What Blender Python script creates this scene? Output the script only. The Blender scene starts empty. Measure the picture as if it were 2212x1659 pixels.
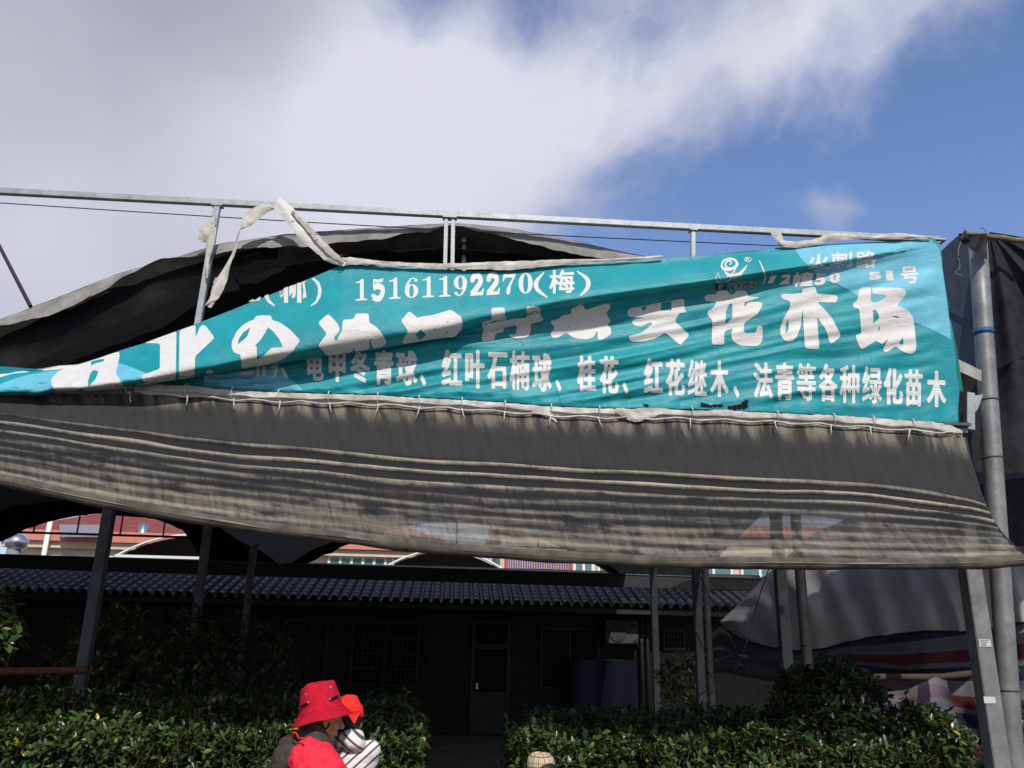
import bpy, bmesh, math, random
from mathutils import Vector, Matrix, noise
from mathutils.geometry import tessellate_polygon
R = math.radians
random.seed(7)
C = bpy.context.scene.collection
scene = bpy.context.scene

# ------------------------------------------------------------------ camera
HF, PITCH, ROLL, YAW, Y0, H = 62.0, 18.0, 1.25, 3.5, 6.75, 1.65
cd = bpy.data.cameras.new('camera'); cam = bpy.data.objects.new('camera', cd); C.objects.link(cam)
cd.sensor_width = 36; cd.lens = 18 / math.tan(R(HF/2)); cd.clip_end = 2000; cd.clip_start = .05
CM = (Matrix.Rotation(R(90+PITCH), 4, 'X') @ Matrix.Rotation(R(ROLL), 4, 'Z'))
cam.matrix_world = Matrix.Translation((0, 0, H)) @ CM
scene.camera = cam
# measurements were taken on the photograph at 2212 x 1659; ray() turns one into a direction
FD = 1106 / math.tan(R(HF/2)); CM3 = CM.to_3x3(); CP = Vector((0, 0, H))
def ray(px, py): return (CM3 @ Vector((px-1106, -(py-829.5), -FD))).normalized()
EU = Vector((math.cos(R(YAW)), math.sin(R(YAW)), 0)); EW = Vector((-math.sin(R(YAW)), math.cos(R(YAW)), 0)); OO = Vector((0, Y0, 0))
def W(u, w, z): return OO + EU*u + EW*w + Vector((0, 0, z))
def hit(px, py, w):
    d = ray(px, py); t = ((OO-CP).dot(EW)+w)/d.dot(EW); return CP + d*t
def uz(px, py, w):
    p = hit(px, py, w); return (p-OO).dot(EU), p.z
def at(px, py, Y):
    d = ray(px, py); return CP + d*(Y/d.y)

# ------------------------------------------------------------------ light
SUN_EL, SUN_AZ = 43.0, 12.0          # sun behind the camera, a little to the right
scene.view_settings.view_transform = 'Standard'; scene.view_settings.look = 'None'
scene.view_settings.exposure = 0.0; scene.view_settings.gamma = 1.0
sd = bpy.data.lights.new('sun', 'SUN'); sd.energy = 3.6; sd.angle = R(.53); sd.color = (1, .95, .87)
sun = bpy.data.objects.new('sun', sd); C.objects.link(sun)
sdir = Vector((math.sin(R(SUN_AZ))*math.cos(R(SUN_EL)), -math.cos(R(SUN_AZ))*math.cos(R(SUN_EL)), math.sin(R(SUN_EL))))
sun.rotation_euler = sdir.to_track_quat('Z', 'Y').to_euler(); sun.location = sdir*30
wd = bpy.data.worlds.new('World'); scene.world = wd; wd.use_nodes = True
nt = wd.node_tree; nt.nodes.clear(); N = nt.nodes.new; L = nt.links.new
out = N('ShaderNodeOutputWorld'); bg = N('ShaderNodeBackground'); bg.inputs['Strength'].default_value = .13
sky = N('ShaderNodeTexSky'); sky.sky_type = 'NISHITA'; sky.sun_disc = False; sky.sun_elevation = R(SUN_EL); sky.sun_rotation = R(180-SUN_AZ)
sky.air_density = 1.0; sky.dust_density = .6; sky.ozone_density = 1.5
tc = N('ShaderNodeTexCoord')
def mth(op, a, b=None, c=None):
    n = N('ShaderNodeMath'); n.operation = op
    for i, v in enumerate((a, b, c)):
        if v is None: continue
        if isinstance(v, (int, float)): n.inputs[i].default_value = v
        else: L(v, n.inputs[i])
    return n.outputs[0]
dirv = N('ShaderNodeVectorMath'); dirv.operation = 'NORMALIZE'; L(tc.outputs['Generated'], dirv.inputs[0])
wn = N('ShaderNodeTexNoise'); wn.inputs['Scale'].default_value = 5; wn.inputs['Detail'].default_value = 4; L(dirv.outputs[0], wn.inputs['Vector'])
wsub = N('ShaderNodeVectorMath'); wsub.operation = 'MULTIPLY_ADD'; L(wn.outputs['Color'], wsub.inputs[0]); wsub.inputs[1].default_value = (.16,)*3; wsub.inputs[2].default_value = (-.08,)*3
wadd = N('ShaderNodeVectorMath'); L(dirv.outputs[0], wadd.inputs[0]); L(wsub.outputs[0], wadd.inputs[1])
def blobs(lst):
    s = None
    for (x, y, r, a) in lst:
        dv = N('ShaderNodeVectorMath'); dv.operation = 'DISTANCE'; L(wadd.outputs[0], dv.inputs[0]); dv.inputs[1].default_value = ray(x, y)
        q = mth('DIVIDE', dv.outputs['Value'], r/FD); e = mth('POWER', 2.718, mth('MULTIPLY', mth('MULTIPLY', q, q), -1.0))
        s = mth('MULTIPLY', e, a) if s is None else mth('MULTIPLY_ADD', e, a, s)
    return s
def fbm(scale, det, rough):
    n = N('ShaderNodeTexNoise'); n.inputs['Scale'].default_value = scale; n.inputs['Detail'].default_value = det; n.inputs['Roughness'].default_value = rough
    L(wadd.outputs[0], n.inputs['Vector']); return n.outputs[0]
cover = blobs([(0, -50, 420, .9), (50, 220, 330, .9), (420, 60, 330, .8), (420, 300, 300, .8), (750, 260, 260, .75), (900, 380, 240, .75), (1030, 250, 170, .6), (600, 500, 300, .6), (1000, 480, 180, .5),
    (1290, 190, 140, .62), (1450, 180, 120, .55), (1590, 110, 120, .6), (1740, 50, 120, .6), (1930, 10, 120, .55), (1400, 20, 170, .35), (1150, -20, 200, .4),
    (1840, 245, 60, .42), (1510, 330, 70, .34), (1815, 455, 60, .52), (1870, 435, 45, .36), (1310, 440, 90, .34), (1250, 340, 110, .3), (2050, 20, 90, .3), (60, 600, 150, .7), (220, 480, 160, .4),
    (750, 85, 75, -.6), (890, 55, 80, -.65), (1070, 50, 90, -.6), (1350, 100, 90, -.6), (1480, 60, 90, -.2), (1180, 20, 70, -.2), (1150, 330, 50, .2), (20, 450, 110, -.75), (1250, 90, 60, -.2), (2212, 400, 500, -.2), (-900, 300, 700, .6), (-300, 900, 500, .4), (1000, 1140, 330, .9), (1660, 1150, 260, .9)])
nz = fbm(7, 11, .64)
sxyz = N('ShaderNodeSeparateXYZ'); L(dirv.outputs[0], sxyz.inputs[0]); cover = mth('ADD', cover, mth('MULTIPLY', mth('MAXIMUM', mth('MULTIPLY', sxyz.outputs[1], -1.0), 0.0), .9))  # denser cloud behind the camera, out of view, added to whiten the ambient light
cv = mth('ADD', cover, mth('MULTIPLY', mth('SUBTRACT', nz, .5), 1.45))
mr = N('ShaderNodeMapRange'); mr.interpolation_type = 'SMOOTHSTEP'; L(cv, mr.inputs[0]); mr.inputs[1].default_value = -.10; mr.inputs[2].default_value = 1.05
bright = blobs([(980, 300, 330, .75), (760, 210, 220, .35), (1300, 190, 160, .45), (1600, 110, 220, .4), (1900, 20, 180, .4), (700, 480, 300, .35), (300, 330, 300, .22), (80, 560, 230, .5), (1800, 300, 300, .4), (420, 0, 300, -.2), (560, 80, 140, -.12)])
bv = mth('ADD', mth('ADD', bright, .22), mth('MULTIPLY', mth('SUBTRACT', fbm(4, 6, .5), .5), .5))
cr = N('ShaderNodeMix'); cr.data_type = 'RGBA'; L(bv, cr.inputs[0]); cr.inputs[6].default_value = (2.85, 2.92, 3.6, 1); cr.inputs[7].default_value = (5.75, 5.75, 6.6, 1); cr.clamp_factor = True
sg = N('ShaderNodeMix'); sg.data_type = 'RGBA'; sg.blend_type = 'MULTIPLY'; sg.inputs[0].default_value = 1; L(sky.outputs[0], sg.inputs[6]); sg.inputs[7].default_value = (1.12, 1.16, 1.36, 1)
mx = N('ShaderNodeMix'); mx.data_type = 'RGBA'; L(mth('MULTIPLY', mr.outputs[0], .95), mx.inputs[0]); L(sg.outputs[2], mx.inputs[6]); L(cr.outputs[2], mx.inputs[7])
L(mx.outputs[2], bg.inputs[0]); L(bg.outputs[0], out.inputs[0])
SKYTINT = sg

# ------------------------------------------------------------------ materials
def nz_(t, src, scale, stretch, det=6, rough=.6):
    mp = t.nodes.new('ShaderNodeMapping'); mp.inputs['Scale'].default_value = stretch; t.links.new(src, mp.inputs[0])
    n = t.nodes.new('ShaderNodeTexNoise'); n.inputs['Scale'].default_value = scale; n.inputs['Detail'].default_value = det; n.inputs['Roughness'].default_value = rough
    t.links.new(mp.outputs[0], n.inputs['Vector']); return n.outputs[0]
def tm(t, op, a, b=None, c=None):
    n = t.nodes.new('ShaderNodeMath'); n.operation = op; n.use_clamp = False
    for i, v in enumerate((a, b, c)):
        if v is None: continue
        if isinstance(v, (int, float)): n.inputs[i].default_value = v
        else: t.links.new(v, n.inputs[i])
    return n.outputs[0]
def mr_(t, v, a, b):
    n = t.nodes.new('ShaderNodeMapRange'); n.interpolation_type = 'SMOOTHSTEP'; t.links.new(v, n.inputs[0]); n.inputs[1].default_value = a; n.inputs[2].default_value = b; return n.outputs[0]
def mat(name, col, rough=.7, var=.25, scale=6, spec=.3, bump=0, bscale=60, metal=0, col2=None, stretch=None, coord='Object', trans=0, sheen=0, transl=0, crease=0):
    m = bpy.data.materials.new(name); m.use_nodes = True; t = m.node_tree; b = t.nodes['Principled BSDF']
    b.inputs['Roughness'].default_value = rough; b.inputs['Specular IOR Level'].default_value = spec; b.inputs['Metallic'].default_value = metal
    c = t.nodes.new('ShaderNodeTexCoord'); n = t.nodes.new('ShaderNodeTexNoise'); n.inputs['Scale'].default_value = scale; n.inputs['Detail'].default_value = 6; n.inputs['Roughness'].default_value = .62
    src = c.outputs[coord]
    if stretch:
        mp = t.nodes.new('ShaderNodeMapping'); mp.inputs['Scale'].default_value = stretch; t.links.new(src, mp.inputs[0]); src = mp.outputs[0]
    t.links.new(src, n.inputs['Vector'])
    r = t.nodes.new('ShaderNodeValToRGB'); r.color_ramp.elements[0].position = .3; r.color_ramp.elements[1].position = .7
    c2 = col2 or tuple(min(1, x*(1+var)) for x in col); c1 = col if col2 else tuple(x*(1-var) for x in col)
    r.color_ramp.elements[0].color = (*c1, 1); r.color_ramp.elements[1].color = (*c2, 1)
    t.links.new(n.outputs[0], r.inputs[0]); t.links.new(r.outputs[0], b.inputs['Base Color'])
    if bump:
        n2 = t.nodes.new('ShaderNodeTexNoise'); n2.inputs['Scale'].default_value = bscale; n2.inputs['Detail'].default_value = 5; t.links.new(src, n2.inputs['Vector'])
        bp = t.nodes.new('ShaderNodeBump'); bp.inputs['Strength'].default_value = bump; bp.inputs['Distance'].default_value = .02
        t.links.new(n2.outputs[0], bp.inputs['Height']); t.links.new(bp.outputs[0], b.inputs['Normal'])
    if crease:
        n3 = t.nodes.new('ShaderNodeTexNoise'); n3.inputs['Scale'].default_value = 3.2; n3.inputs['Detail'].default_value = 5; n3.inputs['Roughness'].default_value = .55; n3.inputs['Distortion'].default_value = .6
        mp3 = t.nodes.new('ShaderNodeMapping'); mp3.inputs['Scale'].default_value = (1, 1, 2.6); mp3.inputs['Rotation'].default_value = (0, .25, 0); t.links.new(c.outputs[coord], mp3.inputs[0]); t.links.new(mp3.outputs[0], n3.inputs['Vector'])
        a1 = tm(t, 'ABSOLUTE', tm(t, 'SUBTRACT', n3.outputs[0], .5)); a2 = mr_(t, a1, 0, .035)
        b3 = t.nodes.new('ShaderNodeBump'); b3.inputs['Strength'].default_value = crease; b3.inputs['Distance'].default_value = .012; t.links.new(a2, b3.inputs['Height'])
        if bump: t.links.new(bp.outputs[0], b3.inputs['Normal'])
        t.links.new(b3.outputs[0], b.inputs['Normal'])
        # sun-bleached streaks and grime
        g1 = nz_(t, c.outputs[coord], 2.2, (1.6, 1, .45), 6, .65); mxx = t.nodes.new('ShaderNodeMix'); mxx.data_type = 'RGBA'
        t.links.new(tm(t, 'MULTIPLY', mr_(t, g1, .50, .75), .22), mxx.inputs[0]); t.links.new(r.outputs[0], mxx.inputs[6]); mxx.inputs[7].default_value = tuple(.55*x+.13 for x in col)+(1,)
        g2 = nz_(t, c.outputs[coord], 9, (1, 1, .25), 6, .7); mx2 = t.nodes.new('ShaderNodeMix'); mx2.data_type = 'RGBA'; t.links.new(tm(t, 'MULTIPLY', mr_(t, g2, .56, .78), .20), mx2.inputs[0]); t.links.new(mxx.outputs[2], mx2.inputs[6]); mx2.inputs[7].default_value = tuple(.45*x+.01 for x in col)+(1,)
        t.links.new(mx2.outputs[2], b.inputs['Base Color'])
    o = t.nodes['Material Output']; sh = b.outputs[0]
    if transl:
        tr = t.nodes.new('ShaderNodeBsdfTranslucent'); t.links.new(r.outputs[0], tr.inputs[0]); ms = t.nodes.new('ShaderNodeMixShader'); ms.inputs[0].default_value = transl
        t.links.new(sh, ms.inputs[1]); t.links.new(tr.outputs[0], ms.inputs[2]); sh = ms.outputs[0]; t.links.new(sh, o.inputs[0])
    if trans:
        tr = t.nodes.new('ShaderNodeBsdfTransparent'); ms = t.nodes.new('ShaderNodeMixShader'); ms.inputs[0].default_value = trans
        t.links.new(sh, ms.inputs[1]); t.links.new(tr.outputs[0], ms.inputs[2]); t.links.new(ms.outputs[0], o.inputs[0])
    return m
M = {}
M['ground'] = mat('ground', (.12, .10, .075), .95, .35, 1.5, bump=.6, bscale=12)
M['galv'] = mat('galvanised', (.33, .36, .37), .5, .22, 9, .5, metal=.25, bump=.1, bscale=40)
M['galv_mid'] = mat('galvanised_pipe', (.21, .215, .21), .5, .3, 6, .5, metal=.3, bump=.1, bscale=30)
M['galv_old_shade'] = mat('galvanised_weathered_shaded', (.085, .092, .095), .6, .35, 5, .4, metal=.2, bump=.1, bscale=30)  # weathered zinc, its colour darkened further for the posts standing in shade
M['steel_dark'] = mat('steel_dark', (.03, .03, .032), .7, .3, 8)
M['teal'] = mat('banner_teal', (.004, .225, .262), .5, .12, 3, .35, col2=(.007, .31, .35), bump=.04, bscale=140, crease=.20)
M['ltblue'] = mat('banner_light_blue', (.13, .45, .58), .5, .1, 4, .35, bump=.03, bscale=140, crease=.20)
M['white'] = mat('banner_white', (.64, .63, .60), .5, .05, 14, .3, bump=.06, bscale=45, stretch=(1, 1, 3), crease=.22)
M['black'] = mat('banner_black', (.012, .012, .012), .6, .1)
M['dgreen'] = mat('banner_green_flap', (.004, .15, .12), .55, .2)
M['hem'] = mat('dirty_white_cloth', (.30, .27, .22), .8, .3, 7, col2=(.66, .64, .59), bump=.12, bscale=50)
M['tie'] = mat('tie_white', (.6, .6, .55), .5, .1)
M['rust'] = mat('rust', (.13, .055, .025), .9, .4, 14, bump=.4)
M['netdark'] = mat('net_dark', (.011, .0115, .013), .95, .25, 5, .1)
M['netroof'] = mat('net_roof', (.036, .038, .043), .95, .2, 5, .05, trans=.012, transl=.36)
M['netleft'] = mat('net_roof_left', (.036, .038, .043), .95, .2, 5, .05, trans=.012, transl=.1)
M['netthin'] = mat('net_roof_thin', (.036, .038, .043), .95, .2, 5, .05, trans=.32, transl=.4)
M['netgrey'] = mat('net_grey_dust', (.15, .147, .138), .95, .3, 5, .1, col2=(.33, .315, .285), bump=.5, bscale=14)
M['blacknet'] = mat('black_net', (.010, .010, .012), .8, .4, 8, .2, col2=(.034, .032, .037), bump=.4, bscale=180, trans=.06)
M['tarp'] = mat('grey_tarp', (.50, .485, .49), .8, .15, 2.5, .2, col2=(.74, .72, .72), bump=.2, bscale=10, stretch=(1, 1, 1))
M['bamboo'] = mat('bamboo', (.17, .13, .07), .6, .3, 8)
M['wire'] = mat('wire', (.05, .05, .055), .6, .1)
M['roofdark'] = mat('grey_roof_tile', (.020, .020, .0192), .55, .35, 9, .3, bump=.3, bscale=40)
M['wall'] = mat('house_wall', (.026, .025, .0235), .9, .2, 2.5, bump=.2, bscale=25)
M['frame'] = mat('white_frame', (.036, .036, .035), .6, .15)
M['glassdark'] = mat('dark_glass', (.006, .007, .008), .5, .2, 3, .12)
M['reddoor'] = mat('red_door', (.018, .005, .005), .6, .3)
M['blue'] = mat('blue_sheet', (.002, .005, .02), .6, .3)
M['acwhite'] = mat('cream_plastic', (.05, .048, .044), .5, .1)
M['salmon'] = mat('salmon_paint', (.58, .22, .165), .8, .12, 2)
M['cream'] = mat('cream_wall', (.62, .52, .40), .85, .1, 2)
M['redtile'] = mat('red_tile', (.21, .055, .048), .8, .3, 3, bump=.3, bscale=20)
M['greyroof'] = mat('grey_panel', (.22, .22, .25), .6, .15)
M['greenglass'] = mat('green_glass', (.10, .22, .19), .2, .3, 1.5, .5)
M['whitepaint'] = mat('white_paint', (.75, .75, .74), .5, .05)
M['purple'] = mat('purple_rail', (.16, .10, .20), .5, .2)
M['pinkred'] = mat('pink_red_paint', (.45, .06, .08), .5, .1)
M['steel'] = mat('shiny_steel', (.6, .6, .6), .25, .1, metal=.9)
M['bluetape'] = mat('blue_tape', (.02, .10, .22), .5, .2)
M['sticker'] = mat('sticker_white', (.55, .55, .55), .5, .1, 40)
M['bark'] = mat('bark', (.07, .05, .035), .9, .3, 20)
M['hatred'] = mat('hat_red', (.50, .012, .032), .85, .15, 30, .1, bump=.25, bscale=220)
M['capred'] = mat('cap_red', (.78, .035, .025), .8, .08, 20, .15)
M['jacketred'] = mat('jacket_red', (.80, .03, .055), .75, .06, 12, .2, bump=.15, bscale=160)
M['jacketdark'] = mat('jacket_dark', (.060, .048, .040), .7, .4, 10, .25, bump=.3, bscale=25)
M['skin'] = mat('skin', (.46, .225, .105), .5, .12, 12, .35)
M['childskin'] = mat('child_skin', (.60, .37, .27), .5, .06, 12, .35)
M['hair'] = mat('hair', (.012, .009, .008), .5, .3, 60, .4, stretch=(1, 1, .1))
M['trouser'] = mat('trousers', (.02, .022, .03), .85, .2, 10)
M['beige'] = mat('hat_lining', (.50, .42, .32), .8, .1)
M['shoe'] = mat('shoe', (.02, .02, .02), .5, .1)

def leaf_mat(name, a, b, yel):
    m = bpy.data.materials.new(name); m.use_nodes = True; t = m.node_tree; p = t.nodes['Principled BSDF']
    p.inputs['Roughness'].default_value = .30; p.inputs['Specular IOR Level'].default_value = .55
    g = t.nodes.new('ShaderNodeNewGeometry'); r = t.nodes.new('ShaderNodeValToRGB')
    e = r.color_ramp.elements; e[0].position = 0; e[0].color = (*a, 1); e[1].position = .90; e[1].color = (*b, 1)
    k = e.new(.985); k.color = (*[x*1.5 for x in b], 1); k = e.new(.995); k.color = (*yel, 1)
    t.links.new(g.outputs['Random Per Island'], r.inputs[0]); t.links.new(r.outputs[0], p.inputs['Base Color'])
    tr = t.nodes.new('ShaderNodeBsdfTranslucent'); t.links.new(r.outputs[0], tr.inputs[0]); ms = t.nodes.new('ShaderNodeMixShader'); ms.inputs[0].default_value = .18
    t.links.new(p.outputs[0], ms.inputs[1]); t.links.new(tr.outputs[0], ms.inputs[2]); t.links.new(ms.outputs[0], t.nodes['Material Output'].inputs[0])
    return m
M['leaf'] = leaf_mat('camellia_leaf', (.014, .033, .009), (.080, .125, .030), (.42, .30, .03))

def uvmat(name, build):
    m = bpy.data.materials.new(name); m.use_nodes = True; t = m.node_tree; p = t.nodes['Principled BSDF']; build(t, p, t.nodes.new('ShaderNodeUVMap')); return m
def ramp(t, stops, const=False):
    r = t.nodes.new('ShaderNodeValToRGB'); e = r.color_ramp.elements
    if const: r.color_ramp.interpolation = 'CONSTANT'
    while len(e) < len(stops): e.new(.5)
    for k, (p, c) in enumerate(stops): e[k].position = p; e[k].color = (*c, 1)
    return r
# awning cloth: uv.x = metres along, uv.y 0 (top) .. 1 (front edge); attribute 'ridge' = how far a crease stands out (dust settles there)
def aw(t, p, uv):
    p.inputs['Roughness'].default_value = .95; p.inputs['Specular IOR Level'].default_value = .1
    sx = t.nodes.new('ShaderNodeSeparateXYZ'); t.links.new(uv.outputs[0], sx.inputs[0]); u, v = sx.outputs[0], sx.outputs[1]
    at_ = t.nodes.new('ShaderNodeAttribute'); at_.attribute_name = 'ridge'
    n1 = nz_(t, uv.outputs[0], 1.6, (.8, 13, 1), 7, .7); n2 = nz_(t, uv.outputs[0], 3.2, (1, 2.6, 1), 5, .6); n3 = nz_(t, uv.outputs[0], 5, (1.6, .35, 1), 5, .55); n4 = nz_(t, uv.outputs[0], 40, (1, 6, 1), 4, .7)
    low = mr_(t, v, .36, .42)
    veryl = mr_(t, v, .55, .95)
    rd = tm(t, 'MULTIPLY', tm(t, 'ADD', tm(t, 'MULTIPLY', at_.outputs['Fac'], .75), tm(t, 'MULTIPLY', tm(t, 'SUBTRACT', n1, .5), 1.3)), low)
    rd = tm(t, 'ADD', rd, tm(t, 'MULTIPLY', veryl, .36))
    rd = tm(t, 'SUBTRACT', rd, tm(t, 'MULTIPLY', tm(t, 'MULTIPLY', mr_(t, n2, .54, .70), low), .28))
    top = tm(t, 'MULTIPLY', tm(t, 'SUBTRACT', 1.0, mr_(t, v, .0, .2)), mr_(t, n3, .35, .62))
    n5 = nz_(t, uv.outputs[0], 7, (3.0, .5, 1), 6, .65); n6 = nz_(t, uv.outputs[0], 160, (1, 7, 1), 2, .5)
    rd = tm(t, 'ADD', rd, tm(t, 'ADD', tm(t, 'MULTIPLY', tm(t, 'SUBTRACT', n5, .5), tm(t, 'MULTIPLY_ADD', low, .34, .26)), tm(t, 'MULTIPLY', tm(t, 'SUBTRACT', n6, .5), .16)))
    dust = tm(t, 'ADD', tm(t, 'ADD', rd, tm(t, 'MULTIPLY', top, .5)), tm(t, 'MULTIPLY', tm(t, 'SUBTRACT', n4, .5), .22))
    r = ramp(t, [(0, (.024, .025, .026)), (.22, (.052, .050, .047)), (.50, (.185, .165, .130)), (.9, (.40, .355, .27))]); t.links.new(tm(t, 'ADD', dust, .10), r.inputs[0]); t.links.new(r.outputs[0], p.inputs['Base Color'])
    bp = t.nodes.new('ShaderNodeBump'); bp.inputs['Strength'].default_value = .35; bp.inputs['Distance'].default_value = .012; t.links.new(n1, bp.inputs['Height']); t.links.new(bp.outputs[0], p.inputs['Normal'])
    tr = t.nodes.new('ShaderNodeBsdfTransparent'); ms = t.nodes.new('ShaderNodeMixShader')
    t.links.new(tm(t, 'MULTIPLY', mr_(t, v, .58, .66), .22), ms.inputs[0]); t.links.new(p.outputs[0], ms.inputs[1]); t.links.new(tr.outputs[0], ms.inputs[2]); t.links.new(ms.outputs[0], t.nodes['Material Output'].inputs[0])
M['hemroll'] = mat('rolled_hem_cloth', (.045, .042, .038), .95, .3, 6, .1, col2=(.15, .138, .112), bump=.3, bscale=16)
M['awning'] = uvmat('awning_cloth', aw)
def st(t, p, uv):
    p.inputs['Roughness'].default_value = .8
    sx = t.nodes.new('ShaderNodeSeparateXYZ'); t.links.new(uv.outputs[0], sx.inputs[0])
    f = tm(t, 'FRACT', tm(t, 'ADD', tm(t, 'MULTIPLY', sx.outputs[1], 1.0), tm(t, 'MULTIPLY', nz_(t, uv.outputs[0], 2, (1, 1, 1)), .12)))
    r = ramp(t, [(0, (.17, .16, .175)), (.13, (.11, .018, .021)), (.40, (.17, .16, .175)), (.52, (.018, .022, .06)), (.80, (.17, .16, .175))], True); t.links.new(f, r.inputs[0])
    fd_ = t.nodes.new('ShaderNodeMix'); fd_.data_type = 'RGBA'; t.links.new(mr_(t, sx.outputs[0], 2.4, 1.4), fd_.inputs[0]); fd_.inputs[0].default_value = 0
    t.links.new(tm(t, 'MULTIPLY', mr_(t, tm(t, 'MULTIPLY', sx.outputs[0], -1.0), -2.6, -1.5), .75), fd_.inputs[0]); t.links.new(r.outputs[0], fd_.inputs[6]); fd_.inputs[7].default_value = (.13, .115, .14, 1); t.links.new(fd_.outputs[2], p.inputs['Base Color'])
M['striped'] = uvmat('striped_woven_plastic', st)
def stripes_dir(t, p, kz, kx):
    p.inputs['Roughness'].default_value = .85
    c = t.nodes.new('ShaderNodeTexCoord'); sx = t.nodes.new('ShaderNodeSeparateXYZ'); t.links.new(c.outputs['Object'], sx.inputs[0])
    a = tm(t, 'ADD', tm(t, 'MULTIPLY', sx.outputs[2], kz), tm(t, 'MULTIPLY', sx.outputs[0], kx))
    f = tm(t, 'FRACT', tm(t, 'ADD', tm(t, 'MULTIPLY', a, 25), 40)); r = ramp(t, [(0, (.74, .71, .68)), (.72, (.10, .085, .09))], True); t.links.new(f, r.inputs[0]); t.links.new(r.outputs[0], p.inputs['Base Color'])
M['hoodie'] = uvmat('striped_jersey', lambda t, p, uv: stripes_dir(t, p, .80, -.75))
M['hood'] = uvmat('striped_jersey_hood', lambda t, p, uv: stripes_dir(t, p, .80, .62))
def plaid(t, p, uv):
    p.inputs['Roughness'].default_value = .85
    sx = t.nodes.new('ShaderNodeSeparateXYZ'); t.links.new(uv.outputs[0], sx.inputs[0])
    def lines(x, n, wdt): return tm(t, 'LESS_THAN', tm(t, 'FRACT', tm(t, 'MULTIPLY', x, n)), wdt)
    g = tm(t, 'ADD', lines(sx.outputs[0], 14, .14), lines(sx.outputs[1], 5, .14))
    g2 = tm(t, 'ADD', lines(tm(t, 'ADD', sx.outputs[0], .025), 14, .1), lines(tm(t, 'ADD', sx.outputs[1], .07), 5, .1))
    r = ramp(t, [(0, (.55, .42, .27)), (.4, (.16, .11, .08)), (.8, (.05, .04, .04))]); t.links.new(tm(t, 'MULTIPLY', tm(t, 'ADD', g, tm(t, 'MULTIPLY', g2, .6)), .4), r.inputs[0]); t.links.new(r.outputs[0], p.inputs['Base Color'])
M['plaid'] = uvmat('beige_plaid', plaid)

# ------------------------------------------------------------------ building helpers
def wloc(o):
    v = Vector((0, 0, 0))
    while o: v = v + o.location; o = o.parent
    return v
def tag(o, label, cat, group=None):
    o['label'] = label; o['category'] = cat
    if group: o['group'] = group
    return o
def thing(name, loc, label, cat, group=None):
    o = bpy.data.objects.new(name, None); C.objects.link(o); o.location = loc; o.empty_display_size = .1
    return tag(o, label, cat, group)
def obj(name, bm, m, parent=None, smooth=False):
    me = bpy.data.meshes.new(name)
    if smooth:
        for f in bm.faces: f.smooth = True
    bm.to_mesh(me); bm.free()
    for mm in (m if isinstance(m, (list, tuple)) else [m]): me.materials.append(mm)
    o = bpy.data.objects.new(name, me); C.objects.link(o)
    if parent:
        o.parent = parent; off = wloc(parent)
    else:
        xs = [v.co for v in me.vertices]
        off = Vector(((min(v.x for v in xs)+max(v.x for v in xs))/2, (min(v.y for v in xs)+max(v.y for v in xs))/2, min(v.z for v in xs)))
        o.location = off
    me.transform(Matrix.Translation(-off))
    return o
def structure(o): o['kind'] = 'structure'; return o
def nb(): return bmesh.new()
def quadbox(bm, c, ax, ay, az):
    """box from a centre and three half-axis vectors"""
    vs = [bm.verts.new(c+ax*i+ay*j+az*k) for i in (-1, 1) for j in (-1, 1) for k in (-1, 1)]
    fs = [bm.faces.new([vs[a] for a in q]) for q in ((0, 1, 3, 2), (4, 6, 7, 5), (0, 4, 5, 1), (2, 3, 7, 6), (0, 2, 6, 4), (1, 5, 7, 3))]
    if ax.cross(ay).dot(az) < 0:
        for f in fs: f.normal_flip()
def sbox(bm, u0, u1, w0, w1, z0, z1):
    quadbox(bm, W((u0+u1)/2, (w0+w1)/2, (z0+z1)/2), EU*(u1-u0)/2, EW*(w1-w0)/2, Vector((0, 0, (z1-z0)/2)))
def beam(bm, a, b, wd_, ht, up=Vector((0, 0, 1))):
    d = (b-a); l = d.length; d.normalize(); s = d.cross(up)
    if s.length < 1e-4: s = EU.copy()
    s.normalize(); t = s.cross(d)
    quadbox(bm, (a+b)/2, d*l/2, s*wd_/2, t*ht/2)
def tube(bm, pts, rad, n=10, caps=True, squash=None):
    rings = []; prev = None
    for i, p in enumerate(pts):
        d = (pts[min(i+1, len(pts)-1)]-pts[max(i-1, 0)]).normalized()
        s = d.cross(prev) if prev is not None and False else d.cross(Vector((0, 0, 1)))
        if s.length < 1e-3: s = d.cross(Vector((0, 1, 0)))
        s.normalize(); t = s.cross(d); r = rad[i] if isinstance(rad, (list, tuple)) else rad
        r1, r2 = (r, r) if not squash else (r*squash[0], r*squash[1])
        rings.append([bm.verts.new(p+s*math.cos(2*math.pi*k/n)*r1+t*math.sin(2*math.pi*k/n)*r2) for k in range(n)])
    for a, b in zip(rings, rings[1:]):
        for k in range(n): bm.faces.new((a[k], a[(k+1) % n], b[(k+1) % n], b[k])).smooth = True
    if caps:
        bm.faces.new(rings[0][::-1]); bm.faces.new(rings[-1])
    return rings
def catmull(pts, n):
    """n+1 points along a smooth curve through pts (tuples)"""
    pts = [Vector(p) for p in pts]; seg = len(pts)-1; res = []
    for i in range(n+1):
        t = i/n*seg; k = min(int(t), seg-1); f = t-k
        p1, p2 = pts[k], pts[k+1]; p0 = pts[k-1] if k > 0 else p1*2-p2; p3 = pts[k+2] if k+2 <= seg else p2*2-p1
        res.append(.5*((2*p1)+(p2-p0)*f+(2*p0-5*p1+4*p2-p3)*f*f+(3*p1-p0-3*p2+p3)*f**3))
    return res
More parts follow.
